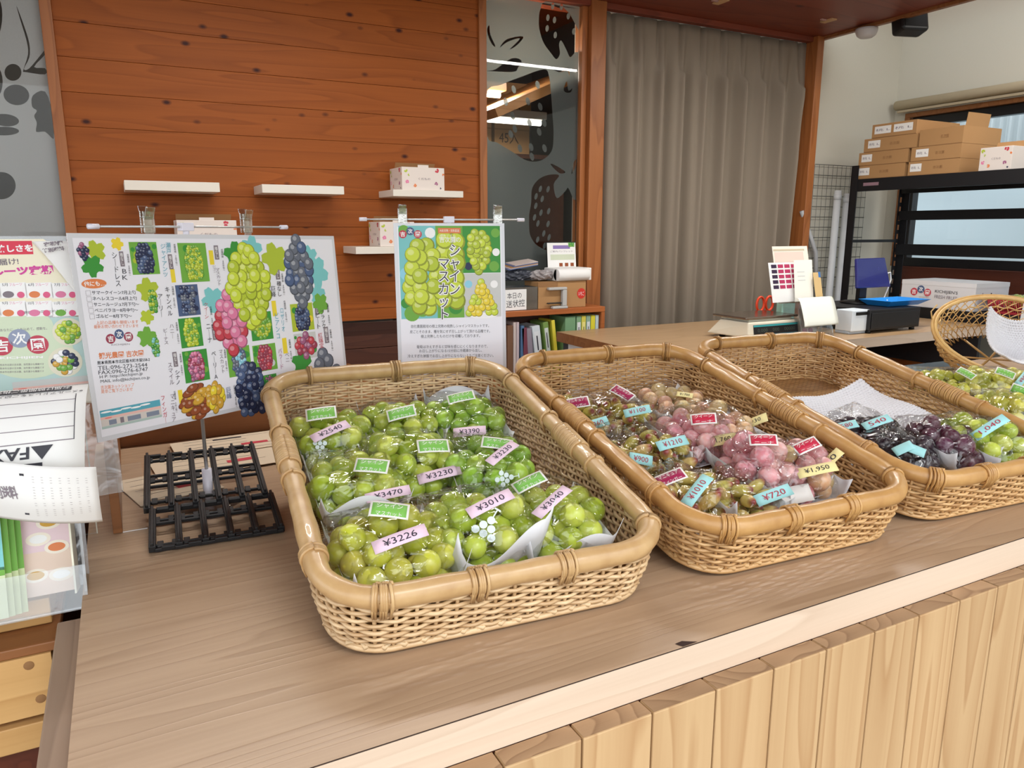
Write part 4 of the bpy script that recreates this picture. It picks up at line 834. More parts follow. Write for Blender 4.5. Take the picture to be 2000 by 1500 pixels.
for s_, x0, y0, x1, y1, h, c in (('ジャイアンツ', 668, 130, 690, 360, 32, 'cyan'), ('瀬戸', 705, 120, 712, 200, 34, 'cyan'), ('キャンベル', 698, 430, 722, 630, 32, 'ink'), ('アーリー', 650, 480, 662, 640, 30, 'ink'), ('ハニー', 730, 690, 738, 790, 28, 'tag'), ('ビーナス', 685, 720, 695, 830, 28, 'tag'), ('シナノ', 770, 1010, 778, 1110, 30, 'ink'), ('スマイル', 718, 960, 735, 1110, 30, 'tag'), ('マニキュア', 735, 1180, 748, 1370, 28, 'tag'), ('フィンガー', 668, 1190, 692, 1380, 28, 'red'),
                                 ('シャイン', 1025, 280, 1035, 330, 26, 'tag'), ('マスカット', 1050, 300, 1066, 420, 26, 'tag'), ('クイーン', 968, 540, 975, 650, 28, 'red'), ('ニーナ', 985, 690, 1000, 820, 28, 'ink'), ('ベーリーA', 1022, 880, 1042, 1070, 30, 'ink'), ('マスカット', 1072, 870, 1092, 1030, 24, 'tag'), ('巨峰', 1125, 1130, 1135, 1210, 34, 'blue'), ('種なし', 1478, 390, 1484, 495, 30, 'ink'), ('巨峰', 1438, 425, 1442, 500, 34, 'ink'),
                                 ('ロザリオ', 1498, 580, 1512, 740, 24, 'cyan'), ('ビアンコ', 1462, 610, 1476, 790, 26, 'cyan'), ('ベニ', 1535, 890, 1540, 950, 28, 'tag'), ('バラード', 1485, 860, 1500, 1000, 26, 'mau'), ('ブラック', 1780, 590, 1795, 715, 28, 'ink'), ('ビート', 1748, 610, 1758, 720, 28, 'ink'), ('紅瑞宝', 1765, 750, 1778, 855, 30, 'red')):
    ztext(s_, x0, y0, x1, y1, h, c, .0009, True)
for x, y, s_ in ((432, 275, '8月中旬〜'), (758, 205, '7月下旬〜'), (1088, 240, '8月中旬〜'), (745, 500, '8月上旬〜'), (772, 750, '8月中旬〜'), (798, 970, '8月中旬〜'), (1010, 640, '8月下旬〜'), (1108, 940, '8月下旬〜'), (1175, 1190, '8月上旬〜'), (1508, 410, '8月中旬〜'), (1525, 600, '8月下旬〜'), (1560, 870, '8月下旬〜'), (1825, 620, '8月中旬〜'), (1845, 800, '8月下旬〜'), (758, 1230, '9月上旬〜')):
    ztext('収穫時期 '+s_, x-8, y-75, x+8, y+75, 13, 'ink', .0009, True)
tag(m.build('grape_poster'), 'wide laminated poster of many grape varieties on a wire stand', 'poster')
# portrait poster on the second stand
U4 = V((math.sin(R_(103)), math.cos(R_(103)), 0)); c4 = dep(877, 437, 1.43)
QF = Frame(c4, U4, (0, .06, 1)); p0 = QF.px(768, 435.5); p1 = QF.px(985, 440); QF.o = QF.p(p0.x, p0.y); QW, QH = (p1-p0).length, .300
m = MB(); laminate(m, QF, QW, QH, LAMP, .007)
Y4 = lambda x, y: QF.px(700+x/4, 380+y/4)
a, q = Y4(300, 975), Y4(1105, 245); x0, y0, x1, y1 = .009, a[1], QW-.009, q[1]
xm = Y4(820, 600)[0]; ym = Y4(900, 612)[1]; xs = Y4(610, 600)[0]
m.rect(QF, x0, y0, xm, y1, .0002, PR['teal']); m.rect(QF, xs, y0, xm, y1, .00025, PR['g2']); m.rect(QF, xm, ym, x1, y1, .0002, PR['g1']); m.rect(QF, xm, y0, x1, ym-.001, .0002, PR['lg'])
for i, (x, y, r, c) in enumerate(((350, 850, 40, 'g1'), (420, 930, 60, 'g2'), (330, 620, 50, 'sky'), (340, 280, 40, 'g2'), (500, 900, 55, 'g2'), (560, 300, 40, 'wht'), (1070, 300, 35, 'g2'), (860, 560, 30, 'navy'), (1060, 560, 40, 'g2'), (1075, 450, 30, 'wht'), (760, 880, 55, 'g1'), (860, 700, 30, 'sky'), (1060, 700, 30, 'wht'))):
    p = Y4(x, y); rr = r*.00025; m.disc(QF, max(x0+rr, min(x1-rr, p[0])), p[1], rr, rr, .0003+i*1e-5, PR[c], 18)
def c4_(x, y, w, h, r, ms_, z, sd, sh): cluster(m, QF, Y4(x, y), w*.000252, h*.000252, r*.000252, ms_, z, sd, sh, clip=(x0, y0, x1, y1))
c4_(500, 640, 270, 620, 62, ['lime', 'lime', 'yg'], .0005, 1, 'oval'); c4_(715, 600, 190, 640, 70, ['lime', 'yg', 'lime'], .0005, 2, 'box'); c4_(940, 430, 180, 330, 34, ['yg', 'lime', 'g3'], .0005, 3, 'oval'); c4_(965, 800, 250, 240, 30, ['yel', 'lime', 'yel'], .0005, 4, 'pile')
p = Y4(975, 945); m.disc(QF, p[0], p[1], .028, .006, .0004, PR['wht'], 24)
logo(m, QF, Y4(405, 310), 30*.00025, .001, 'red'); p = Y4(710, 282); m.rect(QF, p[0]-.022, p[1]-.005, p[0]+.022, p[1]+.005, .001, PR['org']); m.text(QF, '大粒甘熟・完熟直送', (p[0]-.019, p[1]), (p[0]+.019, p[1]), .005, .0012, PR['wht'])
def q4(s_, xa, ya, xb, yb, h, c, z, vert=False, bold=0): m.text(QF, s_, Y4(xa, ya), Y4(xb, yb), h*.00025, z, PR[c], vert, bold)
q4('吉次園の', 632, 352, 798, 352, 46, 'wht', .0011, bold=.01); q4('きちじえん', 640, 318, 760, 318, 14, 'wht', .0011)
for s_, x, ya, yb in (('シャイン', 752, 390, 780), ('マスカット', 668, 505, 975)):
    q4(s_, x, ya-6, x, yb+6, 96, 'wht', .0011, True, .07); q4(s_, x, ya, x, yb, 78, 'ink', .0013, True)
for i, (s_, xa, xb, y) in enumerate((('自社農園栽培の樹上完熟の桃熟しシャインマスカットです。', 412, 1020, 1030), ('皮ごとそのまま、種を気にせず召し上がって頂ける品種です。', 402, 1028, 1072), ('樹上完熟したものだけを収穫しております。', 488, 950, 1108), ('葡萄は冷えすぎると甘味を感じにくくなりますので、', 455, 1010, 1190), ('お召し上がりになる15分前に冷蔵庫から出し、', 475, 965, 1222), ('冷えすぎた状態でお召し上がりにならないようご注意ください。', 385, 1055, 1262))):
    q4(s_, xa, y, xb, y-6, 26, 'ink', .0003)
tag(m.build('grape_poster'), 'portrait laminated poster of shining green grapes standing behind the pale basket', 'poster')
# wire poster stands and their clips
def poster_stand(base, half_l, half_r, u, ztop, label, grp='wire poster stands'):
    t = thing('poster_stand', base, label, 'stand', grp); base = V(base); u = V(u); u.z = 0; u.normalize()
    top = V((base.x, base.y, ztop))
    m = MB(); m.lathe(base+V((0, 0, .0005)), [(.058, 0), (.058, .0015), (.052, .003), (.018, .0045)], film_mat('clear_base', (.86, .86, .88), .08, .6, .05, 0, 3), 6); m.build('base', t)
    m = MB(); m.lathe(base+V((0, 0, .004)), [(.0085, 0), (.0085, .008), (.0075, .013), (.0075, .05)], WPLAST, 18); m.build('socket', t)
    m = MB(); m.cyl(base+V((0, 0, .05)), top, .0028, STEEL, 12); m.build('pole', t)
    m = MB(); m.cyl(top-u*half_l, top+u*half_r, .0017, STEEL, 10); m.build('cross_bar', t)
    m = MB(); m.box(top, (.020, .012, .012), WPLAST, Matrix.Rotation(math.atan2(u.y, u.x), 3, 'Z')); m.cyl(top-V((0, 0, .016)), top, .0045, WPLAST, 12); m.build('clamp', t, bevel=.001)
    for e_, sg in ((top-u*half_l, -1), (top+u*half_r, 1)): m = MB(); m.cyl(e_-u*sg*.008, e_+u*sg*.006, .0036, WPLAST, 12); m.build('end_cap', t)
    return top, u
def clip(top, u, s_, label, fr):
    p = top+u*s_; t = thing('poster_clip', p, label, 'clip', 'clear poster clips'); R = Matrix.Rotation(math.atan2(u.y, u.x), 3, 'Z'); n = V((u.y, -u.x, 0)); CL = film_mat('clip_plastic', (.93, .93, .90), .3, .8, .08, .2, 90)
    m = MB(); m.box(p+n*.0035+V((0, 0, .006)), (.017, .002, .030), CL, R); m.box(p-n*.0035+V((0, 0, .006)), (.017, .002, .030), CL, R); m.build('jaw', t, bevel=.0008)
    m = MB(); m.box(p+n*.007+V((0, 0, .018)), (.014, .0015, .018), CL, R @ Matrix.Rotation(.35, 3, 'X')); m.box(p-n*.006+V((0, 0, .02)), (.014, .0015, .018), CL, R @ Matrix.Rotation(-.3, 3, 'X')); m.build('lever', t, bevel=.0006)
    m = MB(); m.box(p+n*.0028+V((0, 0, -.011)), (.013, .0012, .012), CL, R); m.build('pad', t, bevel=.0004)
    m = MB(); m.tube([p+u*(.006*math.cos(a))+n*(.0048*math.sin(a))+V((0, 0, .013)) for a in [6.283*i/12 for i in range(13)]], .0007, STEEL, 5); m.build('spring', t)
uA = V((PF.u.x, PF.u.y, 0)).normalized(); bA = V((.0925, 1.212, ZC))
def along(px, py, base, u): n = V((u.y, -u.x, 0)); return (atp(px, py, V((base.x, base.y, 1.37)), n)-V((base.x, base.y, 0))).dot(u)
zA = aty(382, 443, 1.212).z
topA, uA = poster_stand(bA, -along(180, 438, bA, uA), along(555, 447, bA, uA), uA, zA, 'wire stand holding the wide grape variety poster')
clip(topA, uA, along(288, 435, bA, uA), 'clear clip on the end of the wide poster nearer the window pane', PF); clip(topA, uA, along(481, 440, bA, uA), 'clear clip on the wide poster nearer the portrait poster', PF)
bB = QF.p(QW*.5, 0, -.010); bB = V((bB.x, bB.y, ZC)); uB = V((QF.u.x, QF.u.y, 0)).normalized(); zB = atp(883, 429, V((bB.x, bB.y, 0)), V((uB.y, -uB.x, 0))).z
topB, uB = poster_stand(bB, -along(708, 427, bB, uB), along(1018, 429, bB, uB), uB, zB, 'wire stand holding the portrait green grape poster')
clip(topB, uB, along(786, 425, bB, uB), 'clear clip on the portrait poster under the white box shelf', QF); clip(topB, uB, along(972, 430, bB, uB), 'clear clip on the portrait poster in front of the frosted pane', QF)
# ------------------------------------------------------------------ plank wall shelves and gift boxes
def fruit_art(m, fr, w, h, seed):
    rg = random.Random(seed)
    for i, (c, fx, fy, k) in enumerate((('g3', .09, .85, .10), ('pink', .12, .36, .10), ('org', .30, .20, .09), ('red', .82, .88, .12), ('mau', .80, .30, .10), ('navy', .9, .1, .05), ('org', .97, .7, .07), ('g3', .16, .66, .06))):
        for j in range(7):
            a = rg.uniform(0, 6.28); r = h*k*.45; x = min(max(fx*w+r*1.1*math.cos(a), r), w-r); y = min(max(fy*h+r*1.1*math.sin(a), r), h-r); m.disc(fr, x, y, r*.8, r*.8, .0003+(i*7+j)*2e-6, PR[c], 12)
    m.text(fr, 'くだもの', (w*.38, h*.5), (w*.66, h*.5), h*.10, .0003, PR['tag'])
def gift_box(x0, x1, y0, y1, z0, z1, label, seed, face='y'):
    m = MB(); P_ = mat((226, 216, 208), .6); m.bx(x0, x1, y0, y1, z0, z1, P_)
    if face == 'y': fruit_art(m, Frame((x0, y0-.0004, z0), (1, 0, 0), (0, 0, 1)), x1-x0, z1-z0, seed); fruit_art(m, Frame((x0-.0004, y1, z0), (0, -1, 0), (0, 0, 1)), y1-y0, z1-z0, seed+1)
    else: fruit_art(m, Frame((x0-.0004, y1, z0), (0, -1, 0), (0, 0, 1)), y1-y0, z1-z0, seed)
    t = tag(m.build('gift_box', bevel=.0015), label, 'gift box', 'fruit gift boxes')
    m = MB(); xm = (x0+x1)/2; ym = (y0+y1)/2
    if face == 'y':
        m.box((xm, ym+.02, z1+.012), (x1-x0-.01, .002, .022), CARDD, Matrix.Rotation(.5, 3, 'X')); m.box((xm, y0+.001, z1+.004), ((x1-x0)*.25, .0015, .010), P_)
    else: m.box((xm, ym, z1+.014), (.002, y1-y0-.02, .03), CARD, Matrix.Rotation(.4, 3, 'Y'))
    m.build('lid_flap', t); return t
SHF = mat((226, 220, 208), .45, name='shelf_paint'); YS = 2.82
def wall_shelf(xl, z0, z1, label, length=.293):
    m = MB(); m.bx(xl, xl+length, YS, YW-.0005, z0, z1, SHF); return tag(m.build('wall_shelf', bevel=.0015), label, 'shelf', 'white wall shelves')
zt = lambda y, x: aty(x, y, YS).z
wall_shelf(aty(243, 363, YS).x, zt(373, 330), zt(354, 330), 'empty white wall shelf nearest the grape vine pane')
wall_shelf(aty(512, 369, YS).x, zt(378.5, 600), zt(362, 600), 'empty white wall shelf between the other two upper shelves')
s3 = (aty(768, 378, YS).x, zt(384.5, 830), zt(371.5, 830)); wall_shelf(s3[0], s3[1], s3[2], 'white wall shelf holding the fruit gift box above the portrait poster')
s4 = (aty(695, 490, YS).x, zt(496, 730), zt(482, 730)); wall_shelf(s4[0], s4[1], s4[2], 'lower white wall shelf partly behind the portrait poster')
wall_shelf(aty(330, 490, YS).x, s4[1], s4[2], 'lower white wall shelf hidden behind the wide poster')
yb = YS+.012; xb = aty(785, 350, yb).x; gift_box(xb, aty(868, 350, yb).x, yb, YS+.155, s3[2]+.0002, aty(826, 327, yb).z, 'white fruit printed gift box on the upper wall shelf', 5)
xb = aty(742, 450, yb).x; gift_box(xb, xb+.14, yb, YS+.155, s4[2]+.0002, aty(750, 433, yb).z, 'white fruit printed gift box half hidden behind the portrait poster', 5)
xb = aty(345, 440, yb).x; gift_box(xb, aty(462, 440, yb).x, yb, YS+.155, s4[2]+.0002, aty(400, 430, yb).z, 'white fruit printed gift box peeking out above the wide poster', 9)
# ------------------------------------------------------------------ black plastic tray
t = thing('plastic_tray', (.09, 1.15, ZC), 'black plastic lattice tray folded round the foot of the wide poster stand', 'tray')
FL, FR_ = atz(303, 1078, .953), atz(560, 1037, .953); ML = atz(294, 1004, .966); BL_ = atz(283, 898, .996)
FR_.x = .172
def tray_panel(P0, P1, Q0, rows, nm):
    w = P1-P0; d = Q0-P0; n = w.cross(d).normalized(); R = Matrix((w.normalized(), n.cross(w).normalized(), n)).transposed(); W_, D_ = w.length, d.length; m = MB()
    pt_ = lambda a, c, h=0: P0+w*a+d*c+n*h
    for i in range(6): m.box(pt_(i/5, .5, .004), (.009, D_, .009), BLACKM, R); m.box(pt_(i/5, .5, .0105), (.004, D_, .005), BLACKM, R)
    for c in rows: m.box(pt_(.5, c, .002), (W_, .0035, .005), BLACKM, R)
    for i in range(5):
        for c in (0.0, 1.0): m.box(pt_((i+.5)/5, c, .004), (W_/5*.5, .005, .006), BLACKM, R)
        for c in rows[1:-1:2]:
            for e_ in (.22, .78): m.box(pt_((i+e_)/5, c+.02, .002), (.008, .016, .004), BLACKM, R)
    return m.build(nm, t, bevel=.0008)
tray_panel(FL, FR_, ML, [.0, .1, .66, .74, 1.], 'front_panel'); tray_panel(ML+V((0, .002, .001)), ML+(FR_-FL)+V((0, .002, .001)), BL_, [.0, .14, .42, .52, .62, .92, 1.], 'back_panel')
# ------------------------------------------------------------------ wooden case with a clear front, and papers in it
t = thing('display_case', (.07, 1.3, ZC), 'low wooden case with a clear front standing behind the black tray', 'display case')
x0 = atz(240, 1037).x; y0 = 1.135
m = MB(); m.bx(x0-.012, x0, y0, 1.62, ZC+.0005, ZC+.125, BROWNW); m.build('side_panel', t, bevel=.001)
m = MB(); m.bx(x0, .45, 1.61, 1.62, ZC+.0005, ZC+.05, BROWNW); m.build('back_panel', t, bevel=.001)
CL2 = film_mat('case_acrylic', (.97, .97, .96), .03, .35, .02, 0, 5)
m = MB(); m.bx(x0, .002, y0, y0+.003, ZC+.0005, ZC+.10, CL2); m.bx(x0, .002, y0-.0006, y0-.0001, ZC+.0005, ZC+.002, WHITE); m.build('clear_front', t)
for i, (x, y, w, h, a, l) in enumerate(((.040, 1.32, .13, .15, .25, 'beige printed sheet in the wooden case nearest its clear front'), (.13, 1.42, .22, .14, .10, 'beige printed sheet with a red band in the middle of the wooden case'), (.17, 1.52, .22, .12, .06, 'beige printed sheet with black heading at the back of the wooden case'))):
    fr = Frame((x, y, ZC+.002+.0018*i), (math.cos(a), math.sin(a), 0), (-math.sin(a), math.cos(a), 0)); m = MB(); pp = mat((216, 198, 172), .7)
    m.prism(fr, [(-w/2, -h/2), (w/2, -h/2), (w/2, h/2), (-w/2, h/2)], 0, .0008, pp); rg = random.Random(i)
    for j in range(5): yy = -h*.38+h*.19*j; m.rect(fr, -w*.4, yy, w*rg.uniform(.1, .4), yy+.0012, .001, PR['ink'])
    m.rect(fr, w*.05, -h*.2, w*.28, -h*.08, .0012, PR['red']); m.rect(fr, -w*.15, h*.3, w*.1, h*.36, .0012, PR['ink']); tag(m.build('paper_sheet'), l, 'paper', 'papers in the wooden case')
t = thing('acrylic_panel', (-.2, 1.21, ZC), 'clear acrylic panel standing behind the leaflet rack', 'panel')
m = MB(); m.bx(-.36, -.066, 1.60, 1.606, .0, .01, CLEAR); m = MB(); m.bx(-.066-.05, -.062, 1.15, 1.153, ZC+.0005, ZC+.21, CL2); m.build('sheet', t)
m = MB(); m.bx(-.0625, -.061, 1.148, 1.155, ZC+.0005, ZC+.21, mat((214, 212, 196), .3)); m.build('edge_strip', t)
# ------------------------------------------------------------------ leaflet rack at the near end of the counter
RO = V((-.068, .945, .9365)); RF = Frame(RO, (1, 0, 0), (0, .30, 1)); RN = RF.n   # RN points toward the customer
t = thing('leaflet_rack', (-.2, 1.0, .9345), 'milky clear rack full of fruit leaflets at the end of the counter', 'rack')
m = MB(); m.prism(RF, [(-.30, .02), (0, .02), (0, .245), (-.30, .245)], -.062, -.059, CLEARW); m.build('back_panel', t)
m = MB(); m.prism(RF, [(-.30, 0), (0, 0), (0, .05), (-.30, .05)], -.001, .001, CLEARW); m.build('front_lip', t)
m = MB(); m.prism(RF, [(-.003, .018), (0, .018), (0, .232), (-.003, .232)], -.058, -.0015, CLEARW); m.prism(RF, [(-.013, .018), (-.011, .018), (-.011, .225), (-.013, .225)], -.058, -.0015, mat((228, 226, 206), .4)); m.build('side_wall', t)
m = MB(); m.prism(RF, [(-.30, -.001), (.001, -.001), (.001, .002), (-.30, .002)], -.006, .003, CLEARW); m.build('bottom_ledge', t)
def leaflet(x0, y0, x1, y1, z, paper, art, label, grp=None, th=.0012):
    m = MB(); m.prism(RF, [(x0, y0), (x1, y0), (x1, y1), (x0, y1)], z-th, z, paper); fr = Frame(RF.p(x0, y0, z), RF.u, RF.v); art(m, fr, x1-x0, y1-y0); return tag(m.build('leaflet'), label, 'leaflet', grp)
def art_grape(m, fr, w, h):
    m.rect(fr, 0, h*.34, w, h, .0001, PR['teal']); m.rect(fr, 0, h*.3, w, h*.36, .0001, PR['g2']); cluster(m, fr, (w*.40, h*.66), w*.7, h*.52, w*.13, ['navy', 'blue', 'navy'], .0003, 3, 'oval', 'sky'); cluster(m, fr, (w*.35, h*.2), w*.6, h*.26, w*.11, ['red', 'org', 'red'], .0004, 4, 'oval', 'org'); leaf(m, fr, (w*.3, h*.92), w*.2, .4, PR['g3'], .0003)
def art_none(m, fr, w, h): m.rect(fr, 0, h*.3, w, h, .0001, PR['g2']); m.rect(fr, 0, 0, w, h*.3, .0001, flat((214, 226, 176)))
def art_pink(m, fr, w, h):
    m.rect(fr, 0, 0, w, h*.34, .0001, flat((240, 216, 200))); m.text(fr, 'gift', (w*.04, h*.86), (w*.3, h*.86), h*.07, .0002, PR['pink']); m.text(fr, 'すいーつ', (w*.04, h*.78), (w*.36, h*.78), h*.05, .0002, PR['wine'])
    m.disc(fr, w*.28, h*.66, w*.13, w*.13, .0002, PR['brn'], 20); m.disc(fr, w*.28, h*.62, w*.11, w*.12, .0003, flat((240, 208, 180)), 20); m.prism(fr, [(w*.12, h*.30), (w*.46, h*.30), (w*.38, h*.52), (w*.2, h*.52)], .0001, .0003, flat((214, 120, 80)))
    for x, y, c in ((.78, .56, 'gold'), (.66, .44, 'wht'), (.84, .36, 'org'), (.6, .16, 'gold'), (.86, .14, 'wht'), (.36, .18, 'gold')): m.disc(fr, x*w, y*h, w*.13, w*.08, .0004, flat((250, 240, 226)), 20); m.disc(fr, x*w, y*h, w*.09, w*.05, .0005, PR[c], 20)
for i in range(4): leaflet(-.150+.004*i, .004, -.080+.0055*i, .165+.003*i, -.010-.007*i, flat((222, 232, 190)), art_grape if i == 0 else art_none, ['front leaflet printed with dark blue and red grapes in the rack', 'second green edged leaflet behind the grape leaflet in the rack', 'third green edged leaflet behind the grape leaflet in the rack', 'rearmost green edged leaflet behind the grape leaflet in the rack'][i], 'grape leaflets in the rack')
leaflet(-.115, .018, -.014, .170, -.042, flat((240, 214, 222)), art_pink, 'pink and cream leaflet with a woman and sweets in the rack')
for i in range(4): leaflet(-.13+.003*i, .02, -.030+.004*i, .214-.006*i, -.0465-.0028*i, flat((214, 190, 206)), lambda m, fr, w, h: None, ['mauve leaflet just behind the pink and cream one', 'second mauve leaflet in the rack', 'third mauve leaflet in the rack', 'rearmost mauve leaflet in the rack'][i], 'mauve leaflets in the rack')
class Bend:
    """a sheet bending over a curve in the (height, depth) plane; x runs along u"""
    def __init__(s, o, u, path, lat=None): s.o, s.u, s.path, s.lat = V(o), V(u), [V(p) for p in path], lat
    def p(s, x, y, z=0):
        P = s.path; L = [0]
        for i in range(1, len(P)): L.append(L[-1]+(P[i]-P[i-1]).length)
        y = max(0, min(L[-1]-1e-6, y)); i = max(j for j in range(len(P)-1) if L[j] <= y); k = (y-L[i])/(L[i+1]-L[i]); q = P[i].lerp(P[i+1], k); d = (P[i+1]-P[i]).normalized(); n = s.u.cross(d)
        lt = s.lat(x, y) if s.lat else V((0, 0, 0)); return s.o+q+s.u*x+n*z+lt
    def len(s): return sum((s.path[i+1]-s.path[i]).length for i in range(len(s.path)-1))
def arc(pts, n=24):
    c = [V((0, *p)) for p in pts]; out = []
    for i in range(len(c)-1):
        a, p, q, d = c[max(i-1, 0)], c[i], c[i+1], c[min(i+2, len(c)-1)]
        for j in range(n): t = j/n; out.append(.5*((2*p)+(q-a)*t+(2*a-5*p+4*q-d)*t*t+(3*p-a-3*q+d)*t**3))
    out.append(c[-1]); return out
def slabs(m, B, rows, xa, xb, z, mt):
    for y0, y1 in rows:
        n = max(2, int((y1-y0)/.004)+1); m.grid(lambda a, c: B.p(xa+(xb-xa)*a, y0+(y1-y0)*c, z), 2, n, mt)
# order form curling out of the rack, its back to the room
FB = Bend((-.044, .995, 1.112), (-1, 0, 0), arc([(.012, .055), (-.012, .082), (-.050, .068), (-.072, .018), (-.066, -.022)]), lambda x, y: V((-.10*max(0, y-.05), 0, .0)))
m = MB(); Lf = FB.len(); m.sheet(lambda a, c: FB.p(a*.22, c*Lf, 0), 8, 40, PAPER, .0004)
slabs(m, FB, [(.046, .056)], .016, .2, .0012, PR['ink']); slabs(m, FB, [(.072, .0728), (.088, .0888), (.104, .1048), (.118, .1190)], .01, .2, .0010, PR['tag']); slabs(m, FB, [(.064, .119)], .0100, .0108, .0011, PR['ink'])
m.text(FB, 'お届け時間帯ご指定の場合は、', (.018, .051), (.125, .051), .007, .0018, PR['wht']); m.text(FB, '※メールアドレスをご記入いただくと', (.004, .060), (.12, .060), .005, .0012, PR['ink']); m.text(FB, '▲FAX0', (.030, .1295), (.10, .1295), .015, .0012, PR['ink'], bold=.02)
slabs(m, FB, [(.140, .155)], .04, .2, .0012, PR['ink']); m.text(FB, 'フルーツ', (.048, .1475), (.10, .1475), .011, .0018, PR['wht'])
for y in (.008, .014, .02, .034): m.text(FB, '吉次園のフルーツお申し込み用紙のご案内', (.01, y), (.17, y), .0028, .0012, PR['tag'])
tag(m.build('order_form'), 'white order form curling over the front of the leaflet rack', 'paper')
def lat2(x, y): return V((.0, -.028*math.sin(math.pi*min(1, x/.13))-.01*(x/.13), -.014*(x/.13)**2+.01))
SB = Bend((-.150, .935, 1.060), V((1, .05, -.10)).normalized(), arc([(-.005, .0), (-.018, .030), (-.012, .066)]), lat2)
m = MB(); Ls = SB.len(); m.sheet(lambda a, c: SB.p(a*.108, c*Ls, 0), 16, 16, PAPER, .0004)
m.text(SB, '特別送料', (.006, Ls*.5), (.0061+.028, Ls*.56), .014, .0012, PR['tag'], bold=.03); m.rect(SB, .038, .012, .042, Ls-.01, .0012, PR['ink'])
for i in range(7): m.text(SB, '---- -- ----- ---', (.05+.008*i, .012+.001*i), (.05+.008*i, Ls-.012), .002, .0012, PR['tag'], True)
tag(m.build('price_slip'), 'small white slip of shipping rates curling out of the rack', 'paper')
# flyers on a clear board behind the rack
fp = aty(150, 470, 1.12); GF = Frame((fp.x, 1.10, 1.06), (1, .12, 0), (0, .12, 1)); G = lambda x, y: GF.px(x, y)
t = thing('flyer_stand', (-.25, 1.16, .9345), 'clear board holding two shop flyers behind the leaflet rack', 'stand')
a = G(178, 788); q = G(150, 463)
m = MB(); m.prism(GF, [(-.42, a[1]-.125), (.022, a[1]-.125), (.022, q[1]+.002), (-.42, q[1]+.002)], -.006, -.0035, CLEARW); m.build('board', t)
m = MB(); m.bx(-.50, -.13, 1.05, 1.24, .9348, .940, CLEARW); m.build('foot', t)
m = MB(); b0, b1_ = G(165, 612), G(140, 466); xr_ = b0[0]
m.prism(GF, [(-.40, b0[1]), (xr_, b0[1]), (xr_, b1_[1]-.03), (xr_-.035, b1_[1]), (-.40, b1_[1])], -.003, -.0024, flat((246, 240, 214)))
def gtext(m, s_, xa, ya, xb, yb, h, c, z=-.002, bold=0): p, r_ = G(xa, ya), G(xb, yb); m.text(GF, s_, p, r_, h*(r_-p).length/math.hypot(xb-xa, yb-ya), z, PR[c] if isinstance(c, str) else c, bold=bold)
p, r_ = G(-60, 498), G(62, 470); m.rect(GF, p[0], p[1], r_[0], r_[1], -.0022, flat((222, 60, 84)))
gtext(m, '美味しさを', -28, 486, 64, 484, 18, 'wht', -.0019, .04); gtext(m, 'お届け!', -18, 513, 36, 510, 15, 'tag', bold=.02); gtext(m, 'フルーツ定期', -42, 532, 104, 526, 22, flat((214, 70, 160)), bold=.05)
for r in range(2):
    for c in range(4):
        x, y = -50+51*c, 566+36*r; p, r_ = G(x, y+17), G(x+49, y-15); m.rect(GF, p[0], p[1], r_[0], r_[1], -.0021, PR['wht']); cc = G(x+24, y+4)
        m.disc(GF, cc[0]-.005, cc[1]-.003, .006, .0042, -.0018, PR[['g2', 'tag', 'org', 'pink'][(r+c) % 4]], 16); m.disc(GF, cc[0]+.008, cc[1]-.004, .004, .004, -.0016, flat((226, 100, 140)), 16); gtext(m, '%d月' % (4+c+4*r), x+3, y-10, x+14, y-10, 7, 'ink'); gtext(m, 'フルーツ', x+17, y-10, x+42, y-11, 6, 'pink')
gtext(m, '定期便送料:1回ごとのお届け', 38, 611, 130, 606, 6, 'ink'); tag(m.build('flyer'), 'cream fruit subscription flyer with a red heading, upper one on the board', 'flyer', 'shop flyers')
m = MB(); c0, c1_ = G(-70, 786), G(172, 617); c2_ = G(178, 786)
m.prism(GF, [(-.40, c0[1]), (c2_[0], c2_[1]), (c1_[0]+.002, c1_[1]), (-.40, c1_[1]+.004)], -.003, -.0024, flat((190, 218, 214)))
for x, y, rx in ((-30, 650, 70), (40, 640, 60), (60, 690, 80)): cc = G(x, y); m.disc(GF, cc[0], cc[1], rx*.0006, rx*.0004, -.0022+x*1e-7, flat((214, 228, 200)), 24)
for x, y, ch, cl in ((3, 676, '吉', 'wine'), (38, 661, '次', 'blue'), (74, 673, '園', 'wine')):
    cc = G(x, y); rr = .0118; m.disc(GF, cc[0], cc[1], rr, rr, -.0019, flat((196, 70, 90)) if cl == 'wine' else flat((150, 160, 186)), 28); m.text(GF, ch, (cc[0]-.0075, cc[1]), (cc[0]+.0075, cc[1]), .0155, -.0017, PR['wht'], bold=.02)
gtext(m, 'KICHIJIEN', 0, 700, 84, 698, 7, 'wht', bold=.03); gtext(m, 'あなたに、心を込めて、感動を。', 0, 645, 92, 641, 7, 'tag')
for i in range(3): gtext(m, '熊本市北部の吉次園、自然豊かな農園です', 0, 713+7*i, 86, 711+7*i, 5, 'tag')
for x, y, r, k in ((134, 648, 29, 'lime'), (128, 707, 31, 'g2')):
    cc = G(x, y); q_ = .00062; m.disc(GF, cc[0], cc[1], r*q_, r*q_, -.002, flat((232, 228, 206)), 28); cluster(m, GF, cc, r*1.5*q_, r*1.3*q_, r*.22*q_, ['yg', 'lime', 'g2'] if k == 'lime' else ['wht', 'navy', 'gold', 'g2'], -.0018, 4, 'oval')
a, q = G(28, 779), G(172, 733); shop(m, GF, a[0], a[1], q[0], q[1], -.0018, False); cc = G(146, 779); m.disc(GF, cc[0], cc[1]+.004, .010, .007, -.0014, PR['g1'], 20)
for i in range(-2, 3): m.disc(GF, cc[0]+i*.0036, cc[1]+.004, .0009, .0062, -.0013, PR['g3'], 12)
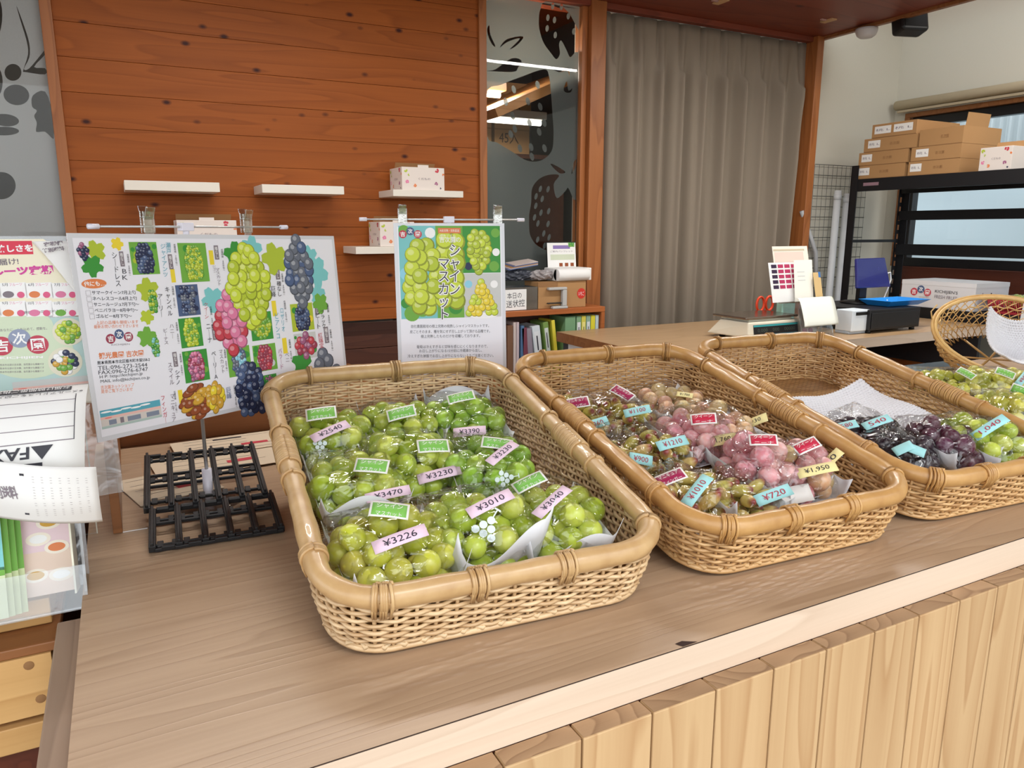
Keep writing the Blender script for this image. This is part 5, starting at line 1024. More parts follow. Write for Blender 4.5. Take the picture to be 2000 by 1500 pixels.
tag(m.build('flyer'), 'pale blue shop flyer with three round characters, lower one on the board', 'flyer', 'shop flyers')
m = MB(); CB = lambda a, c: GF.p(*(G(62+110*a-44*(1-a)*(c)*0+ (1-a)*46*c*.8, 472+130*c*(.3+.7*a)*(1-.0)+2*a).to_tuple()), .001+.012*math.sin(math.pi*a)*(1-c)+.004*c)
m.sheet(CB, 14, 14, PAPER, .0004); gtext(m, '定期便', 84, 480, 122, 476, 10, 'tag', .014, .05); gtext(m, '特別送料', 82, 492, 124, 487, 10, 'tag', .014, .05); tag(m.build('rate_sheet'), 'grey printed rate sheet curling over the cream flyer', 'paper')
# ------------------------------------------------------------------ bookshelf under the frosted pane
YB = 2.80; bx0, bx1 = aty(985, 610, YB).x-.05, aty(1182, 600, YB).x; bz = aty(1080, 604, YB).z
t = thing('bookshelf', ((bx0+bx1)/2, 2.88, 0), 'orange brown open bookshelf full of files below the frosted strawberry pane', 'bookshelf')
ORW = wood('orange_ply', (178, 104, 54), (140, 74, 34), 0, 1, 6, rough=.45)
m = MB(); m.bx(bx0, bx1, YB, 2.975, bz-.024, bz, ORW); m.build('top_board', t, bevel=.002)
for x in (bx0, bx1-.018): m = MB(); m.bx(x, x+.018, YB+.002, 2.975, 0, bz-.0245, ORW); m.build('side_panel', t)
m = MB(); m.bx(bx0+.019, bx1-.019, YB+.004, 2.97, .70, .72, ORW); m.build('shelf_board', t)
m = MB(); m.bx(bx0+.019, bx1-.019, 2.965, 2.974, 0, bz-.025, DARKW); m.build('back_panel', t)
def book(px0, px1, h, col, lean, label, d=.12, spine=None, y0=YB+.015, name='file'):
    x0, x1 = aty(px0, 640, y0).x, aty(px1, 640, y0).x; w = abs(x1-x0); R = Matrix.Rotation(lean, 3, 'Y'); z0 = .7215+abs(math.sin(lean))*w*.5
    c = V(((x0+x1)/2, y0+d/2, z0))+R @ V((0, 0, h/2)); m = MB(); m.box(c, (w, d, h), mat(col, .5), R)
    fr = Frame(c+R @ V((-w/2, -d/2-.0004, -h/2)), R @ V((1, 0, 0)), R @ V((0, 0, 1)))
    if spine: m.rect(fr, w*.15, h*.45, w*.85, h*.9, .0002, mat(spine, .6)); m.rect(fr, w*.42, h*.55, w*.58, h*.82, .0004, PR['ink'])
    tag(m.build(name, bevel=.001), label, 'file', 'files in the bookshelf')
for a in ((991, 1002, .25, (120, 84, 60), 0, 'brown file standing against the near side of the bookshelf'), (1003, 1008, .262, (206, 190, 184), 0, 'first pale pink folder beside the brown file'), (1009, 1014, .262, (196, 178, 180), .0, 'second pale pink folder beside the brown file'), (1016, 1022, .245, (78, 110, 146), .02, 'blue folder in the bookshelf'), (1024, 1034, .235, (120, 60, 76), -.05, 'maroon file leaning in the bookshelf'), (1036, 1046, .23, (146, 136, 148), -.09, 'grey file leaning beside the maroon one'), (1051, 1066, .24, (214, 222, 226), -.13, 'white file with black spine text leaning in the bookshelf', .12, (226, 230, 232)), (1073, 1083, .255, (120, 150, 78), -.13, 'olive green file leaning on the white one', .12, (210, 216, 210)), (1089, 1095, .262, (224, 208, 70), -.12, 'yellow file leaning behind the olive one')): book(*a)
for i, (x0, x1, c, sp, l) in enumerate(((1104, 1124, (120, 160, 120), None, 'widest sage green binder in the bookshelf'), (1126, 1135, (130, 166, 126), (226, 226, 226), 'sage binder with pale spine label'), (1136, 1144, (214, 204, 84), (236, 226, 140), 'yellow spined binder next to the sage ones'), (1145, 1153, (146, 176, 150), (220, 224, 226), 'sage binder between the two yellow spines'), (1154, 1162, (226, 214, 60), None, 'bright yellow binder in the bookshelf'), (1163, 1169, (196, 214, 216), None, 'pale blue binder against the far side of the bookshelf'))):
    book(x0, x1, .272, c, 0, l, .14, sp)
Yt = YB+.02
def tb(x, y): return aty(x, y, Yt)
m = MB(); TRAYM = film_mat('grey_tray', (.7, .75, .8), .25, .5, .2, 0, 5); a, q = tb(966, 600), tb(1050, 560)
m.bx(a.x, q.x, Yt, Yt+.12, bz+.0005, bz+.006, TRAYM); m.bx(a.x, q.x, Yt, Yt+.003, bz+.006, q.z, TRAYM); m.bx(a.x, q.x, Yt+.117, Yt+.12, bz+.006, q.z, TRAYM); m.bx(q.x-.003, q.x, Yt+.003, Yt+.117, bz+.006, q.z, TRAYM); m.bx(a.x, a.x+.003, Yt+.003, Yt+.117, bz+.006, q.z, TRAYM)
t = thing('slip_tray', ((a.x+q.x)/2, Yt+.06, bz), 'grey clear tray with a handwritten paper label on the bookshelf', 'tray'); m.build('body', t)
m = MB(); p, r_ = tb(984, 598), tb(1028, 566); fr = Frame((p.x, Yt-.001, bz+.003), (1, 0, 0), (0, 0, 1)); w, h = r_.x-p.x, r_.z-bz; m.prism(fr, [(0, 0), (w, 0), (w, h), (0, h)], -.0004, .0004, PAPER); m.text(fr, '本日の', (w*.14, h*.7), (w*.78, h*.72), h*.3, .0008, PR['ink']); m.text(fr, '送状控', (w*.1, h*.3), (w*.92, h*.34), h*.36, .0008, PR['ink']); m.build('paper_label', t)
a, q = tb(1052, 598), tb(1146, 548)
m = MB(); m.bx(a.x, q.x, Yt+.005, Yt+.13, bz+.0005, q.z, CARD); fr = Frame((a.x, Yt+.0045, bz), (1, 0, 0), (0, 0, 1)); w, h = q.x-a.x, q.z-bz
m.disc(fr, w*.9, h*.52, w*.09, h*.20, .0003, flat((206, 60, 50)), 24); m.text(fr, 'いちご', (w*.84, h*.52), (w*.96, h*.52), h*.16, .0006, PR['wht']); m.rect(fr, 0, h*.82, w*.4, h, .0003, CARDD)
tag(m.build('carton', bevel=.002), 'small cardboard carton with a red oval on the bookshelf', 'box')
p, r_ = tb(1068, 597), tb(1104, 560); m = MB(); GR = mat((186, 186, 184), .35); y_ = Yt-.014
m.bx(p.x, r_.x, y_-.004, y_+.016, r_.z-.012, r_.z, GR); m.bx(r_.x-.022, r_.x, y_-.004, y_+.016, bz+.012, r_.z-.0122, GR); m.bx(p.x+.02, r_.x+.004, y_-.006, y_+.018, bz+.0005, bz+.0118, GR); m.bx(p.x-.004, r_.x-.024, y_, y_+.012, bz+.022, bz+.028, BLACK)
tag(m.build('hole_punch', bevel=.003), 'light grey desk punch in front of the cardboard carton', 'punch')
def crumple(c, d, m_, label, name, seed, cat='bag'):
    rg = random.Random(seed); m = MB()
    def f(u, v):
        th = 2*math.pi*u; ph = math.pi*(.02+.96*v)-math.pi/2; k = 1+.12*math.sin(5*th+seed)*math.cos(3*ph)+.10*math.sin(9*th+7*ph+seed)+.06*math.sin(17*th-11*ph)
        return V(c)+V((d[0]*k*math.cos(ph)*math.cos(th), d[1]*k*math.cos(ph)*math.sin(th), max(-d[2]*.8, d[2]*k*math.sin(ph))))
    m.grid(f, 40, 20, m_, False); return tag(m.build(name), label, cat)
tz = aty(1010, 555, Yt).z
crumple((aty(1012, 540, Yt+.08).x, Yt+.09, tz+.030), (.075, .045, .026), mat((74, 78, 88), .3), 'dark crumpled plastic bag heaped on the slip tray', 'plastic_bag', 1)
crumple((aty(1055, 540, Yt+.08).x, Yt+.07, q.z+.024), (.062, .045, .022), mat((158, 152, 152), .25), 'silvery crumpled plastic bag on the cardboard carton', 'plastic_bag', 2)
m = MB(); R = Euler((.12, -.12, .06)).to_matrix()
for i in range(5): m.box((aty(1015, 517, Yt+.08).x+.004*i, Yt+.09, tz+.071+.004*i), (.15-.008*i, .08, .003), [mat((88, 110, 160), .4), mat((200, 186, 180), .5), CARD][i % 3], R)
tag(m.build('envelope_pile'), 'pile of blue and buff envelopes topping the dark plastic bag', 'envelopes')
m = MB(); p, r_ = aty(1078, 546, Yt+.05), aty(1146, 522, Yt+.05); m.bx(p.x, r_.x, Yt+.01, Yt+.12, q.z+.001, r_.z, PAPER); m.cyl((p.x, Yt+.012, (q.z+r_.z)/2), (r_.x-.02, Yt+.012, (q.z+r_.z)/2), (r_.z-q.z)/2*.98, PAPER, 16); tag(m.build('paper_stack', bevel=.003), 'white folded paper stack lying on the cardboard carton', 'paper')
p, r_ = aty(1070, 548, Yt+.128), aty(1126, 471, Yt+.128); fr = Frame((p.x, Yt+.128, r_.z-.115), (1, 0, 0), (0, .1, 1)); w, h = r_.x-p.x, .113
t = thing('pamphlet_holder', ((p.x+r_.x)/2, Yt+.13, q.z), 'clear pamphlet holder with a purple headed sheet behind the white papers', 'holder')
m = MB(); m.prism(fr, [(0, -.06), (w, -.06), (w, h), (0, h)], -.01, -.002, BLACK); m.build('back', t)
m = MB(); m.prism(fr, [(0, -.06), (w, -.06), (w, h*.96), (0, h*.96)], -.0018, 0, PAPER); m.rect(fr, w*.2, h*.72, w*.8, h*.86, .0004, flat((140, 120, 180))); m.rect(fr, w*.1, h*.28, w*.95, h*.5, .0004, flat((206, 214, 190)))
for i in range(3): m.rect(fr, w*(.4+.2*i), h*.02, w*(.52+.2*i), h*.16, .0004, PR['brn'])
cluster(m, fr, (w*.85, h*.88), w*.2, h*.12, h*.03, ['g1', 'g2'], .0006, 3, 'box'); m.text(fr, 'ご案内パンフレット', (w*.1, h*.62), (w*.9, h*.62), h*.07, .0005, PR['tag']); m.build('pamphlet', t)
# ------------------------------------------------------------------ things on the service counter
zc = ZC+.0006
sx0, sy0 = atz(1462, 668).x, atz(1462, 668).y; sx1 = atz(1568, 659).x; sy1 = sy0+.215
t = thing('weighing_scale', ((sx0+sx1)/2, sy0+.1, ZC), 'cream electronic weighing scale with a steel pan on the service counter', 'scale')
IV = mat((226, 220, 200), .4)
m = MB(); h0, h1 = .012, .072; ins = .03
vs = [V((x, y, zc+h0)) for x, y in ((sx0, sy0), (sx1, sy0), (sx1, sy1), (sx0-.02, sy1))]+[V((x, y, zc+h1)) for x, y in ((sx0+.006, sy0+.012), (sx1-.006, sy0+.012), (sx1-.02, sy1-.04), (sx0+.004, sy1-.05))]
m.add(vs, [(3, 2, 1, 0), (4, 5, 6, 7), (0, 1, 5, 4), (1, 2, 6, 5), (2, 3, 7, 6), (3, 0, 4, 7)], IV); m.build('body', t, bevel=.006)
for x in (sx0+.03, sx1-.03):
    for y in (sy0+.03, sy1-.04): m = MB(); m.cyl((x, y, zc), (x, y, zc+h0+.001), .012, BLACK, 16); m.build('foot', t)
fr = Frame((sx0+.002, sy0-.001, zc+h0), (1, 0, 0), (0, .012, .06)); w = sx1-sx0
m = MB(); m.prism(fr, [(w*.09, .008), (w*.92, .008), (w*.92, .050), (w*.09, .050)], .0, .0012, BLACK); m.rect(fr, w*.09, .042, w*.92, .049, .0016, flat((60, 160, 166))); m.rect(fr, w*.09, .008, w*.92, .012, .0016, flat((70, 130, 150)))
m.text(fr, '0.000    000    00000', (w*.16, .028), (w*.86, .028), .013, .0016, flat((80, 92, 84))); m.build('display_panel', t)
m = MB(); fr2 = Frame((sx0-.0202, sy1, zc+h0), V((.0195, -(sy1-sy0), 0)), (0.02, 0, .05)); m.rect(fr2, .05, .014, .17, .032, .0008, DKGREY); m.text(fr2, 'ひょう量 15kg  最小 5g', (.055, .023), (.14, .023), .007, .0012, PR['lg']); m.build('rating_plate', t)
m = MB(); m.box(((sx0+sx1)/2-.004, (sy0+sy1)/2-.002, zc+.0765), (w*.8, .15, .0085), IV); m.build('pan_support', t)
m = MB(); m.box(((sx0+sx1)/2-.008, (sy0+sy1)/2, zc+.0865), (w*.98, .185, .009), mat((150, 138, 128), .22, metal=.9)); m.build('pan', t, bevel=.003)
# clear rack of labels and papers
hx0, hx1 = atz(1582, 664).x, atz(1652, 660).x; hy = 2.06
t = thing('label_rack', ((hx0+hx1)/2, hy+.06, ZC), 'tiered clear acrylic rack of sticker sheets and papers beside the scale', 'rack')
HF = Frame((hx0, hy, zc), (1, .0, 0), (0, .25, 1)); hp = lambda x, y: HF.px(x, y)
w = hx1-hx0
m = MB(); m.prism(HF, [(0, 0), (w, 0), (w, .145), (0, .145)], 0, .003, CLEARW); m.build('front_panel', t)
m = MB(); m.prism(HF, [(0, 0.026), (w, 0.026), (w, .36), (0, .36)], -.085, -.082, CLEARW); m.build('back_panel', t)
for x in (0, w-.003, w*.6): m = MB(); m.prism(HF, [(x, .024), (x+.003, .024), (x+.003, .15), (x, .15)], -.082, -.0005, CLEARW); m.build('side_wall', t)
m = MB(); m.bx(hx0, hx1, hy+.001, hy+.085, zc, zc+.003, CLEARW); m.build('base', t)
def hsheet(x0, y0, x1, y1, z, paper, fn, label, name='paper_sheet', slant=0):
    m = MB(); m.prism(HF, [(x0, y0), (x1, y0), (x1+slant, y1), (x0+slant, y1)], z-.001, z, paper); fr = Frame(HF.p(x0, y0, z), HF.u, HF.v); fn(m, fr, x1-x0, y1-y0); return tag(m.build(name), label, 'paper', 'papers in the label rack')
def art_lab(m, fr, w, h):
    for r in range(5):
        for c in range(4): m.rect(fr, w*(.08+.22*c), h*(.86-.13*r), w*(.26+.22*c), h*(.95-.13*r), .0004, flat((180, 56, 96)) if c else flat((60, 44, 70)))
def art_env(m, fr, w, h): m.rect(fr, w*.04, h*.72, w*.86, h*.90, .0005, flat((226, 202, 190))); m.rect(fr, w*.04, h*.62, w*.86, h*.70, .0005, flat((232, 214, 196))); m.rect(fr, w*.02, h*.92, w*.9, h*.95, .0005, flat((200, 186, 160)))
def art_note(m, fr, w, h):
    for i in range(3): m.rect(fr, w*.3, h*(.5+.1*i), w*.7, h*(.52+.1*i), .0004, PR['lg'])
hsheet(-.03, .152, w*.98, .385, -.074, flat((232, 226, 212)), art_env, 'tall cream envelope folder at the back of the label rack')
hsheet(-.085, .155, .08, .315, -.052, PAPER, art_lab, 'sheet of magenta stickers standing in the label rack')
hsheet(.02, .152, w*.72, .32, -.036, flat((240, 238, 228)), art_note, 'blank pale sheet in front of the sticker sheet', slant=.02)
hsheet(w*.72, .16, w*.96, .265, -.022, flat((216, 184, 130)), lambda m, fr, w, h: m.rect(fr, w*.7, h*.8, w, h*1.02, .0004, flat((70, 120, 180))), 'tan card with a blue corner in the label rack')
hsheet(.006, .006, w*.56, .12, -.012, flat((226, 220, 216)), lambda m, fr, w, h: [m.rect(fr, w*(.1+.35*i), h*.1, w*(.38+.35*i), h*.3, .0004, flat((190, 120, 150))) for i in range(2)], 'sheet with two mauve stickers low in the label rack front')
EB = Bend(HF.p(-.065, .135, -.01), (1, .02, 0), arc([(0, .028), (-.03, .022), (-.075, -.05), (-.085, -.075)]), lambda x, y: V((.045-.35*max(0, y-.02)*.6, 0, 0)))
m = MB(); Le = EB.len(); m.sheet(lambda a, c: EB.p(a*.195, c*Le, 0), 8, 24, flat((238, 240, 228)), .0006); m.text(EB, '御領収書', (.10, Le*.45), (.06, Le*.45), .010, .0014, PR['lg']); tag(m.build('envelope'), 'greenish white envelope flopping over the front of the label rack', 'envelope')
# pen cup with scissors, tape
cx = atz(1500, 648); cup = V((cx.x+.06, 2.33, zc)); m = MB(); m.lathe(cup, [(.030, 0), (.033, .07), (.0315, .07), (.029, .004)], mat((214, 176, 84), .4), 24); tag(m.build('pen_cup'), 'ochre pen cup behind the scale', 'cup')
t = thing('scissors', cup+V((-.02, 0, .02)), 'orange handled scissors standing in the pen cup behind the scale', 'scissors'); ORG = mat((232, 74, 40), .35)
for sg in (-1, 1):
    c = cup+V((-.035+.03*sg, .004*sg, .112)); m = MB(); m.tube([c+V((.021*math.cos(a), 0, .030*math.sin(a))) for a in [6.283*i/20 for i in range(20)]], .0055, ORG, 8, closed=True); m.build('handle', t)
    m = MB(); m.tube([c+V((0, 0, -.03)), cup+V((.0, .003*sg, .02))], [.005, .002], STEEL, 6); m.build('blade', t)
td = aty(1535, 552, 2.36); m = MB(); m.lathe((td.x, 2.36, td.z), [(.03, -.014), (.04, -.013), (.04, .013), (.03, .014)], mat((160, 206, 196), .4), 24, V((0, 1, 0))); m.box((td.x+.05, 2.36, td.z), (.012, .03, .05), BLACK); m.bx(td.x-.03, td.x+.05, 2.345, 2.375, zc, td.z-.041, mat((160, 206, 196), .4)); tag(m.build('tape_dispenser'), 'mint green tape dispenser behind the label rack', 'tape dispenser')
# till: cash drawer, tablet, printer, coin tray
dx0, dy0 = 2.722, 2.035; dx1 = 3.045
t = thing('cash_drawer', ((dx0+dx1)/2, dy0+.18, ZC), 'black steel cash drawer on the service counter', 'cash drawer')
m = MB(); m.bx(dx0, dx1, dy0, dy0+.36, zc+.012, zc+.098, BLACKM); m.build('body', t, bevel=.003)
m = MB(); m.bx(dx0+.008, dx1-.008, dy0-.004, dy0-.0003, zc+.02, zc+.085, BLACKM); m.build('drawer_front', t, bevel=.002)
for x in (dx0+.02, dx1-.02):
    for y in (dy0+.02, dy0+.34): m = MB(); m.cyl((x, y, zc), (x, y, zc+.0125), .011, BLACK, 14); m.build('foot', t)
t = thing('card_reader', (2.67, 2.08, ZC), 'white card reader standing between the label rack and the cash drawer', 'card reader')
cr0, cr1 = aty(1663, 640, 2.05), aty(1697, 640, 2.05); m = MB(); m.bx(cr0.x, cr1.x-.001, 2.05, 2.13, zc+.012, aty(1680, 606, 2.05).z, mat((226, 236, 244), .4)); m.bx(cr0.x, cr1.x-.001, 2.06, 2.13, zc, zc+.0118, mat((180, 190, 200), .4)); m.build('body', t, bevel=.003)
m = MB(); m.bx(cr0.x+.02, cr1.x-.008, 2.0485, 2.0497, aty(1680, 614, 2.05).z-.004, aty(1680, 611, 2.05).z+.003, BLACK); m.build('slot', t)
yt_ = 2.22; NAVY = mat((38, 40, 110), .3, coat=.3); p0, p1 = aty(1672, 563, yt_), aty(1742, 503, yt_)
t = thing('tablet_till', ((p0.x+p1.x)/2, yt_, ZC+.098), 'navy backed tablet till on a black stand beside the cash drawer', 'till')
TFR = Frame((p0.x-.01, yt_-.01, p0.z), (1, .12, 0), (0, .18, 1)); w, h = p1.x-p0.x+.045, p1.z-p0.z; m = MB(); m.prism(TFR, [(0, 0), (w, -.004), (w-.03, h), (.012, h)], -.008, .006, NAVY); m.build('casing', t, bevel=.004)
m = MB(); m.disc(TFR, w*.66, h*.62, .006, .008, .0064, mat((60, 62, 130), .3), 18); m.disc(TFR, w*.66, h*.62, .003, .005, .0066, NAVY, 18); m.build('emblem', t)
m = MB(); m.box((p0.x+.075, yt_+.03, (p0.z+zc+.098)/2), (.045, .02, p0.z-zc-.098+.02), BLACK); m.lathe((p0.x+.085, yt_+.05, zc+.0985), [(.075, 0), (.075, .006), (.06, .010)], BLACK, 28); m.build('stand', t)
m = MB(); e_ = TFR.p(w-.012, h*.45, 0); m.tube([e_, e_+V((.022, 0, .004)), e_+V((.03, 0, -.03)), e_+V((.012, .0, -.075)), e_+V((-.03, -.01, -.13)), V((e_.x-.05, yt_-.02, zc+.112))], .0032, WHITE, 8); m.build('cable', t)
m = MB(); p0, p1 = aty(1715, 592, 2.12), aty(1793, 592, 2.12); BLU = mat((40, 140, 226), .35); z0 = zc+.0995
vs = [V((p0.x+.025, 2.09, z0)), V((p1.x-.045, 2.09, z0)), V((p1.x-.045, 2.19, z0)), V((p0.x+.025, 2.19, z0)), V((p0.x, 2.06, z0+.024)), V((p1.x, 2.06, z0+.024)), V((p1.x, 2.22, z0+.024)), V((p0.x, 2.22, z0+.024))]
k = [v+V((0, 0, .003)) for v in vs[:4]]+[v+V(((.004 if v.x < p0.x+.02 else -.004), (.004 if v.y < 2.1 else -.004), 0)) for v in vs[4:]]
m.add(vs+k, [(3, 2, 1, 0), (0, 1, 5, 4), (1, 2, 6, 5), (2, 3, 7, 6), (3, 0, 4, 7), (8, 9, 10, 11), (12, 13, 9, 8), (13, 14, 10, 9), (14, 15, 11, 10), (15, 12, 8, 11), (4, 5, 13, 12), (5, 6, 14, 13), (6, 7, 15, 14), (7, 4, 12, 15)], BLU); tag(m.build('coin_tray'), 'bright blue coin tray on top of the cash drawer', 'tray')
# ------------------------------------------------------------------ black steel rack by the window, with its load
RX0, RX1, RY0, RY1 = 3.50, 3.90, 1.30, 2.80; zs_ = 1.632
t = thing('steel_rack', (3.7, 2.05, 0), 'black perforated steel rack in front of the window', 'rack'); RK = mat((24, 24, 27), .45)
for x in (RX0, RX1):
    for y in (RY0, RY1-.005):
        ztop = zs_+.07; m = MB()
        for a in (-.014, .014): m.bx(x+a-.005, x+a+.005, y-.002, y+.002, 0, ztop, RK)
        m.bx(x-.019 if x == RX0 else x+.015, x-.015 if x == RX0 else x+.019, y-.04, y+.0, 0, ztop, RK)
        for i in range(int(ztop/.05)): m.bx(x-.009, x+.009, y-.002, y+.002, i*.05, i*.05+.022, RK)
        m.build('post', t)
for nm, x0, x1, z0, z1 in (('shelf_beam', RX0-.016, RX0+.012, zs_-.062, zs_), ('shelf_beam', RX1-.012, RX1+.016, zs_-.062, zs_), ('back_beam', RX1-.010, RX1+.016, 1.425, 1.475), ('back_beam', RX1-.010, RX1+.016, 1.235, 1.295), ('shelf_beam', RX0-.016, RX0+.012, .945, 1.0), ('shelf_beam', RX1-.012, RX1+.016, .945, 1.0)):
    m = MB(); m.bx(x0, x1, RY0, RY1-.008, z0, z1, RK); m.build(nm, t, bevel=.002)
for z in (zs_-.004, .996): m = MB(); m.bx(RX0+.013, RX1-.013, RY0+.01, RY1-.012, z-.012, z, RK); m.build('shelf_panel', t)
m = MB(); m.bx(RX0+.02, RX1-.02, RY1-.008, RY1+.0, 1.305, 1.32, RK); m.build('end_brace', t)
m = MB(); m.bx(RX0-.0172, RX0-.0163, 2.63, 2.72, zs_-.036, zs_-.020, flat((150, 120, 130))); m.build('sticker', t)
def carton(y1, y0, x0, x1, z0, z1, label, labels, flap=False):
    m = MB(); m.bx(x0, x1, y0, y1, z0, z1, CARD); fr = Frame((x0-.0004, y1, z0), (0, -1, 0), (0, 0, 1)); L, h = y1-y0, z1-z0
    for a, b_ in labels: m.rect(fr, L*a, h*.28, L*b_, h*.84, .0004, WHITE); m.text(fr, '桃 L', (L*a+.006, h*.56), (L*b_-.006, h*.56), h*.2, .0006, PR['tag'])
    m.rect(fr, 0, h*.0, L, h*.04, .0002, CARDD)
    if not labels or len(labels) == 1: m.text(fr, '吉次園', (L*.5, h*.5), (L*.68, h*.5), h*.22, .0004, CARDD)
    o = tag(m.build('carton', bevel=.002), label, 'box', 'cartons on the steel rack')
    if flap: f = MB(); f.box((x0+.10, y0-.001, z1+.028), (.17, .003, .06), CARD, Matrix.Rotation(.12, 3, 'X')); f.build('flap', o)
H_ = .066
for i, (y1, y0, lab, l) in enumerate(((2.785, 2.50, [(.08, .3)], 'bottom cardboard carton of the stack nearest the white wall'), (2.77, 2.49, [(.06, .28)], 'second cardboard carton up in the stack nearest the white wall'), (2.745, 2.45, [(.08, .32)], 'third cardboard carton up in the stack nearest the white wall'), (2.705, 2.46, [(.06, .44), (.5, .92)], 'top cardboard carton with two white labels, nearest the white wall'))): carton(y1, y0, RX0-.005, RX0+.33, zs_+.0005+i*(H_+.0005), zs_+i*(H_+.0005)+H_, l, lab)
for i, (y1, y0, lab, l) in enumerate(((2.482, 2.225, [(.04, .27)], 'bottom cardboard carton of the stack beside the fruit printed box'), (2.474, 2.225, [(.10, .36)], 'second cardboard carton up in the stack beside the fruit printed box'))): carton(y1, y0, RX0-.005, RX0+.30, zs_+.0005+i*(H_+.0005), zs_+i*(H_+.0005)+H_, l, lab)
carton(2.440, 2.225, RX0-.003, RX0+.29, zs_+.0005+2*(H_+.0005), zs_+2*(H_+.0005)+H_+.012, 'open cardboard carton with a raised flap topping the stack by the window', [], True)
gift_box(RX0-.004, RX0+.20, 1.995, 2.135, zs_+.0005, zs_+.10, 'white fruit printed gift box on top of the steel rack', 12, 'x')
m = MB(); FX = RX0-.008; m.bx(FX, FX+.26, 2.075, 2.447, 1.0005, 1.128, mat((222, 222, 224), .6, bump=.1, bscale=500)); m.bx(FX-.001, FX+.261, 2.074, 2.448, 1.108, 1.1285, mat((226, 226, 228), .6))
fr = Frame((FX-.0012, 2.448, 1.0005), (0, -1, 0), (0, 0, 1)); logo(m, fr, (.105, .072), .0185, .0006, 'red'); m.text(fr, "KICHIJIEN'S", (.178, .080), (.290, .078), .018, .0006, PR['ink']); m.text(fr, 'FRESH FRUIT', (.178, .056), (.290, .054), .016, .0006, PR['tag']); m.text(fr, 'KICHIJIEN FARM', (.10, .048), (.15, .047), .004, .0006, PR['tag'])
fr = Frame((FX, 2.0738, 1.0005), (1, 0, 0), (0, 0, 1)); m.text(fr, '天地無用', (.05, .045), (.11, .043), .012, .0004, PR['tag']); m.disc(fr, .12, .075, .007, .008, .0004, BLACK, 6); m.rect(fr, .05, .07, .056, .084, .0004, PR['tag'])
tag(m.build('foam_box', bevel=.004), 'long white foam fruit box with red round emblem on the lower rack shelf', 'box')
t = thing('plastic_basket', (3.6, 1.93, 1.0), 'red plastic basket of bagged green grapes on the lower rack shelf', 'basket'); RDP = mat((176, 48, 58), .4)
m = MB(); y1_, y0_ = 2.03, 1.72; xb0, xb1 = RX0+.0, RX0+.2
for z, k in ((1.001, .010), (1.058, 0)):
    m.bx(xb0+k, xb1-k, y0_+k, y0_+k+.003, z, z+.012, RDP); m.bx(xb0+k, xb1-k, y1_-k-.003, y1_-k, z, z+.012, RDP); m.bx(xb0+k, xb0+k+.003, y0_+k+.003, y1_-k-.003, z, z+.012, RDP); m.bx(xb1-k-.003, xb1-k, y0_+k+.003, y1_-k-.003, z, z+.012, RDP)
for i in range(34): y = y0_+.012+(y1_-y0_-.024)*i/33; m.tube([(xb0+.0115, y, 1.010), (xb0+.0015, y, 1.06)], .0022, RDP, 5); m.tube([(xb1-.0115, y, 1.010), (xb1-.0015, y, 1.06)], .0022, RDP, 5)
for i in range(18): x = xb0+.012+(xb1-xb0-.024)*i/17; m.tube([(x, y1_-.0115, 1.010), (x, y1_-.0015, 1.06)], .0022, RDP, 5); m.tube([(x, y0_+.0115, 1.010), (x, y0_+.0015, 1.06)], .0022, RDP, 5)
m.bx(xb0+.011, xb1-.011, y0_+.011, y1_-.011, 1.001, 1.004, RDP); m.build('body', t)
bag('bagged green grapes heaped in the red plastic basket', None, (3.585, 1.93, 1.030), (-.1, 0, 1), 1.35, .070, .046, .034, 28, .0125, 'green', 51, [], liner=False)
m = MB(); pf = aty(2000, 600, 2.0); px_ = atx(1990, 612, 3.44); fr = Frame((3.45, px_.y, .93), (0, -1, 0), (-.1, .0, 1)); m.prism(fr, [(0, .01), (.15, .01), (.15, .17), (.02, .17)], 0, .001, PAPER); tag(m.build('notice_sheet'), 'white sheet of paper leaning at the lower rack shelf beside the red basket', 'paper')
# wire grid, rolled poles, blind, speaker, detector
gx0, gx1 = aty(1590, 400, 2.97).x, aty(1693, 400, 2.97).x; m = MB(); WG = mat((96, 98, 94), .4, metal=.6); gz1 = aty(1590, 320, 2.97).z
for i in range(13): x = gx0+(gx1-gx0)*i/12; m.tube([(x, 2.985, 1.0), (x, 2.985, gz1)], .0010, WG, 5)
for i in range(13): z = gz1-.056*i; m.tube([(gx0, 2.982, z), (gx1, 2.982, z)], .0019, WG, 5)
tag(m.build('wire_grid'), 'grey wire mesh panel hung on the white wall', 'grid panel')
for i, (x, zt_, l) in enumerate(((1640, 372, 'white rolled tube standing against the wire mesh, slightly apart from the rack'), (1658, 378, 'white rolled tube standing closest to the rack post'))):
    p = aty(x, zt_, 2.93); m = MB(); m.cyl((p.x-.02, 2.93, 0.0), (p.x, 2.94, p.z), .019, mat((214, 216, 218), .45), 16); m.cyl((p.x-.0005, 2.94, p.z-.05), (p.x, 2.94, p.z-.02), .0215, mat((206, 208, 210), .4), 16); tag(m.build('rolled_tube'), l, 'tube', 'white rolled tubes')
a, q = aty(1569, 412, 2.96), aty(1593, 492, 2.96); m = MB(); m.tube([V((a.x-.004, 2.968, a.z)), q, V((q.x+.03, 2.95, .955))], .012, mat((176, 178, 180), .4), 10); tag(m.build('grey_rod'), 'grey rod leaning beside the wooden post and wire mesh', 'rod')
t = thing('roller_blind', (4.02, 2.0, 2.04), 'rolled up beige blind above the window', 'blind'); m = MB(); m.cyl((4.015, .75, 2.063), (4.015, 2.965, 2.063), .026, mat((190, 176, 148), .7), 24); m.build('roll', t); m = MB(); m.bx(4.005, 4.02, .76, 2.95, 2.022, 2.034, mat((170, 154, 126), .6)); m.build('hem_bar', t)
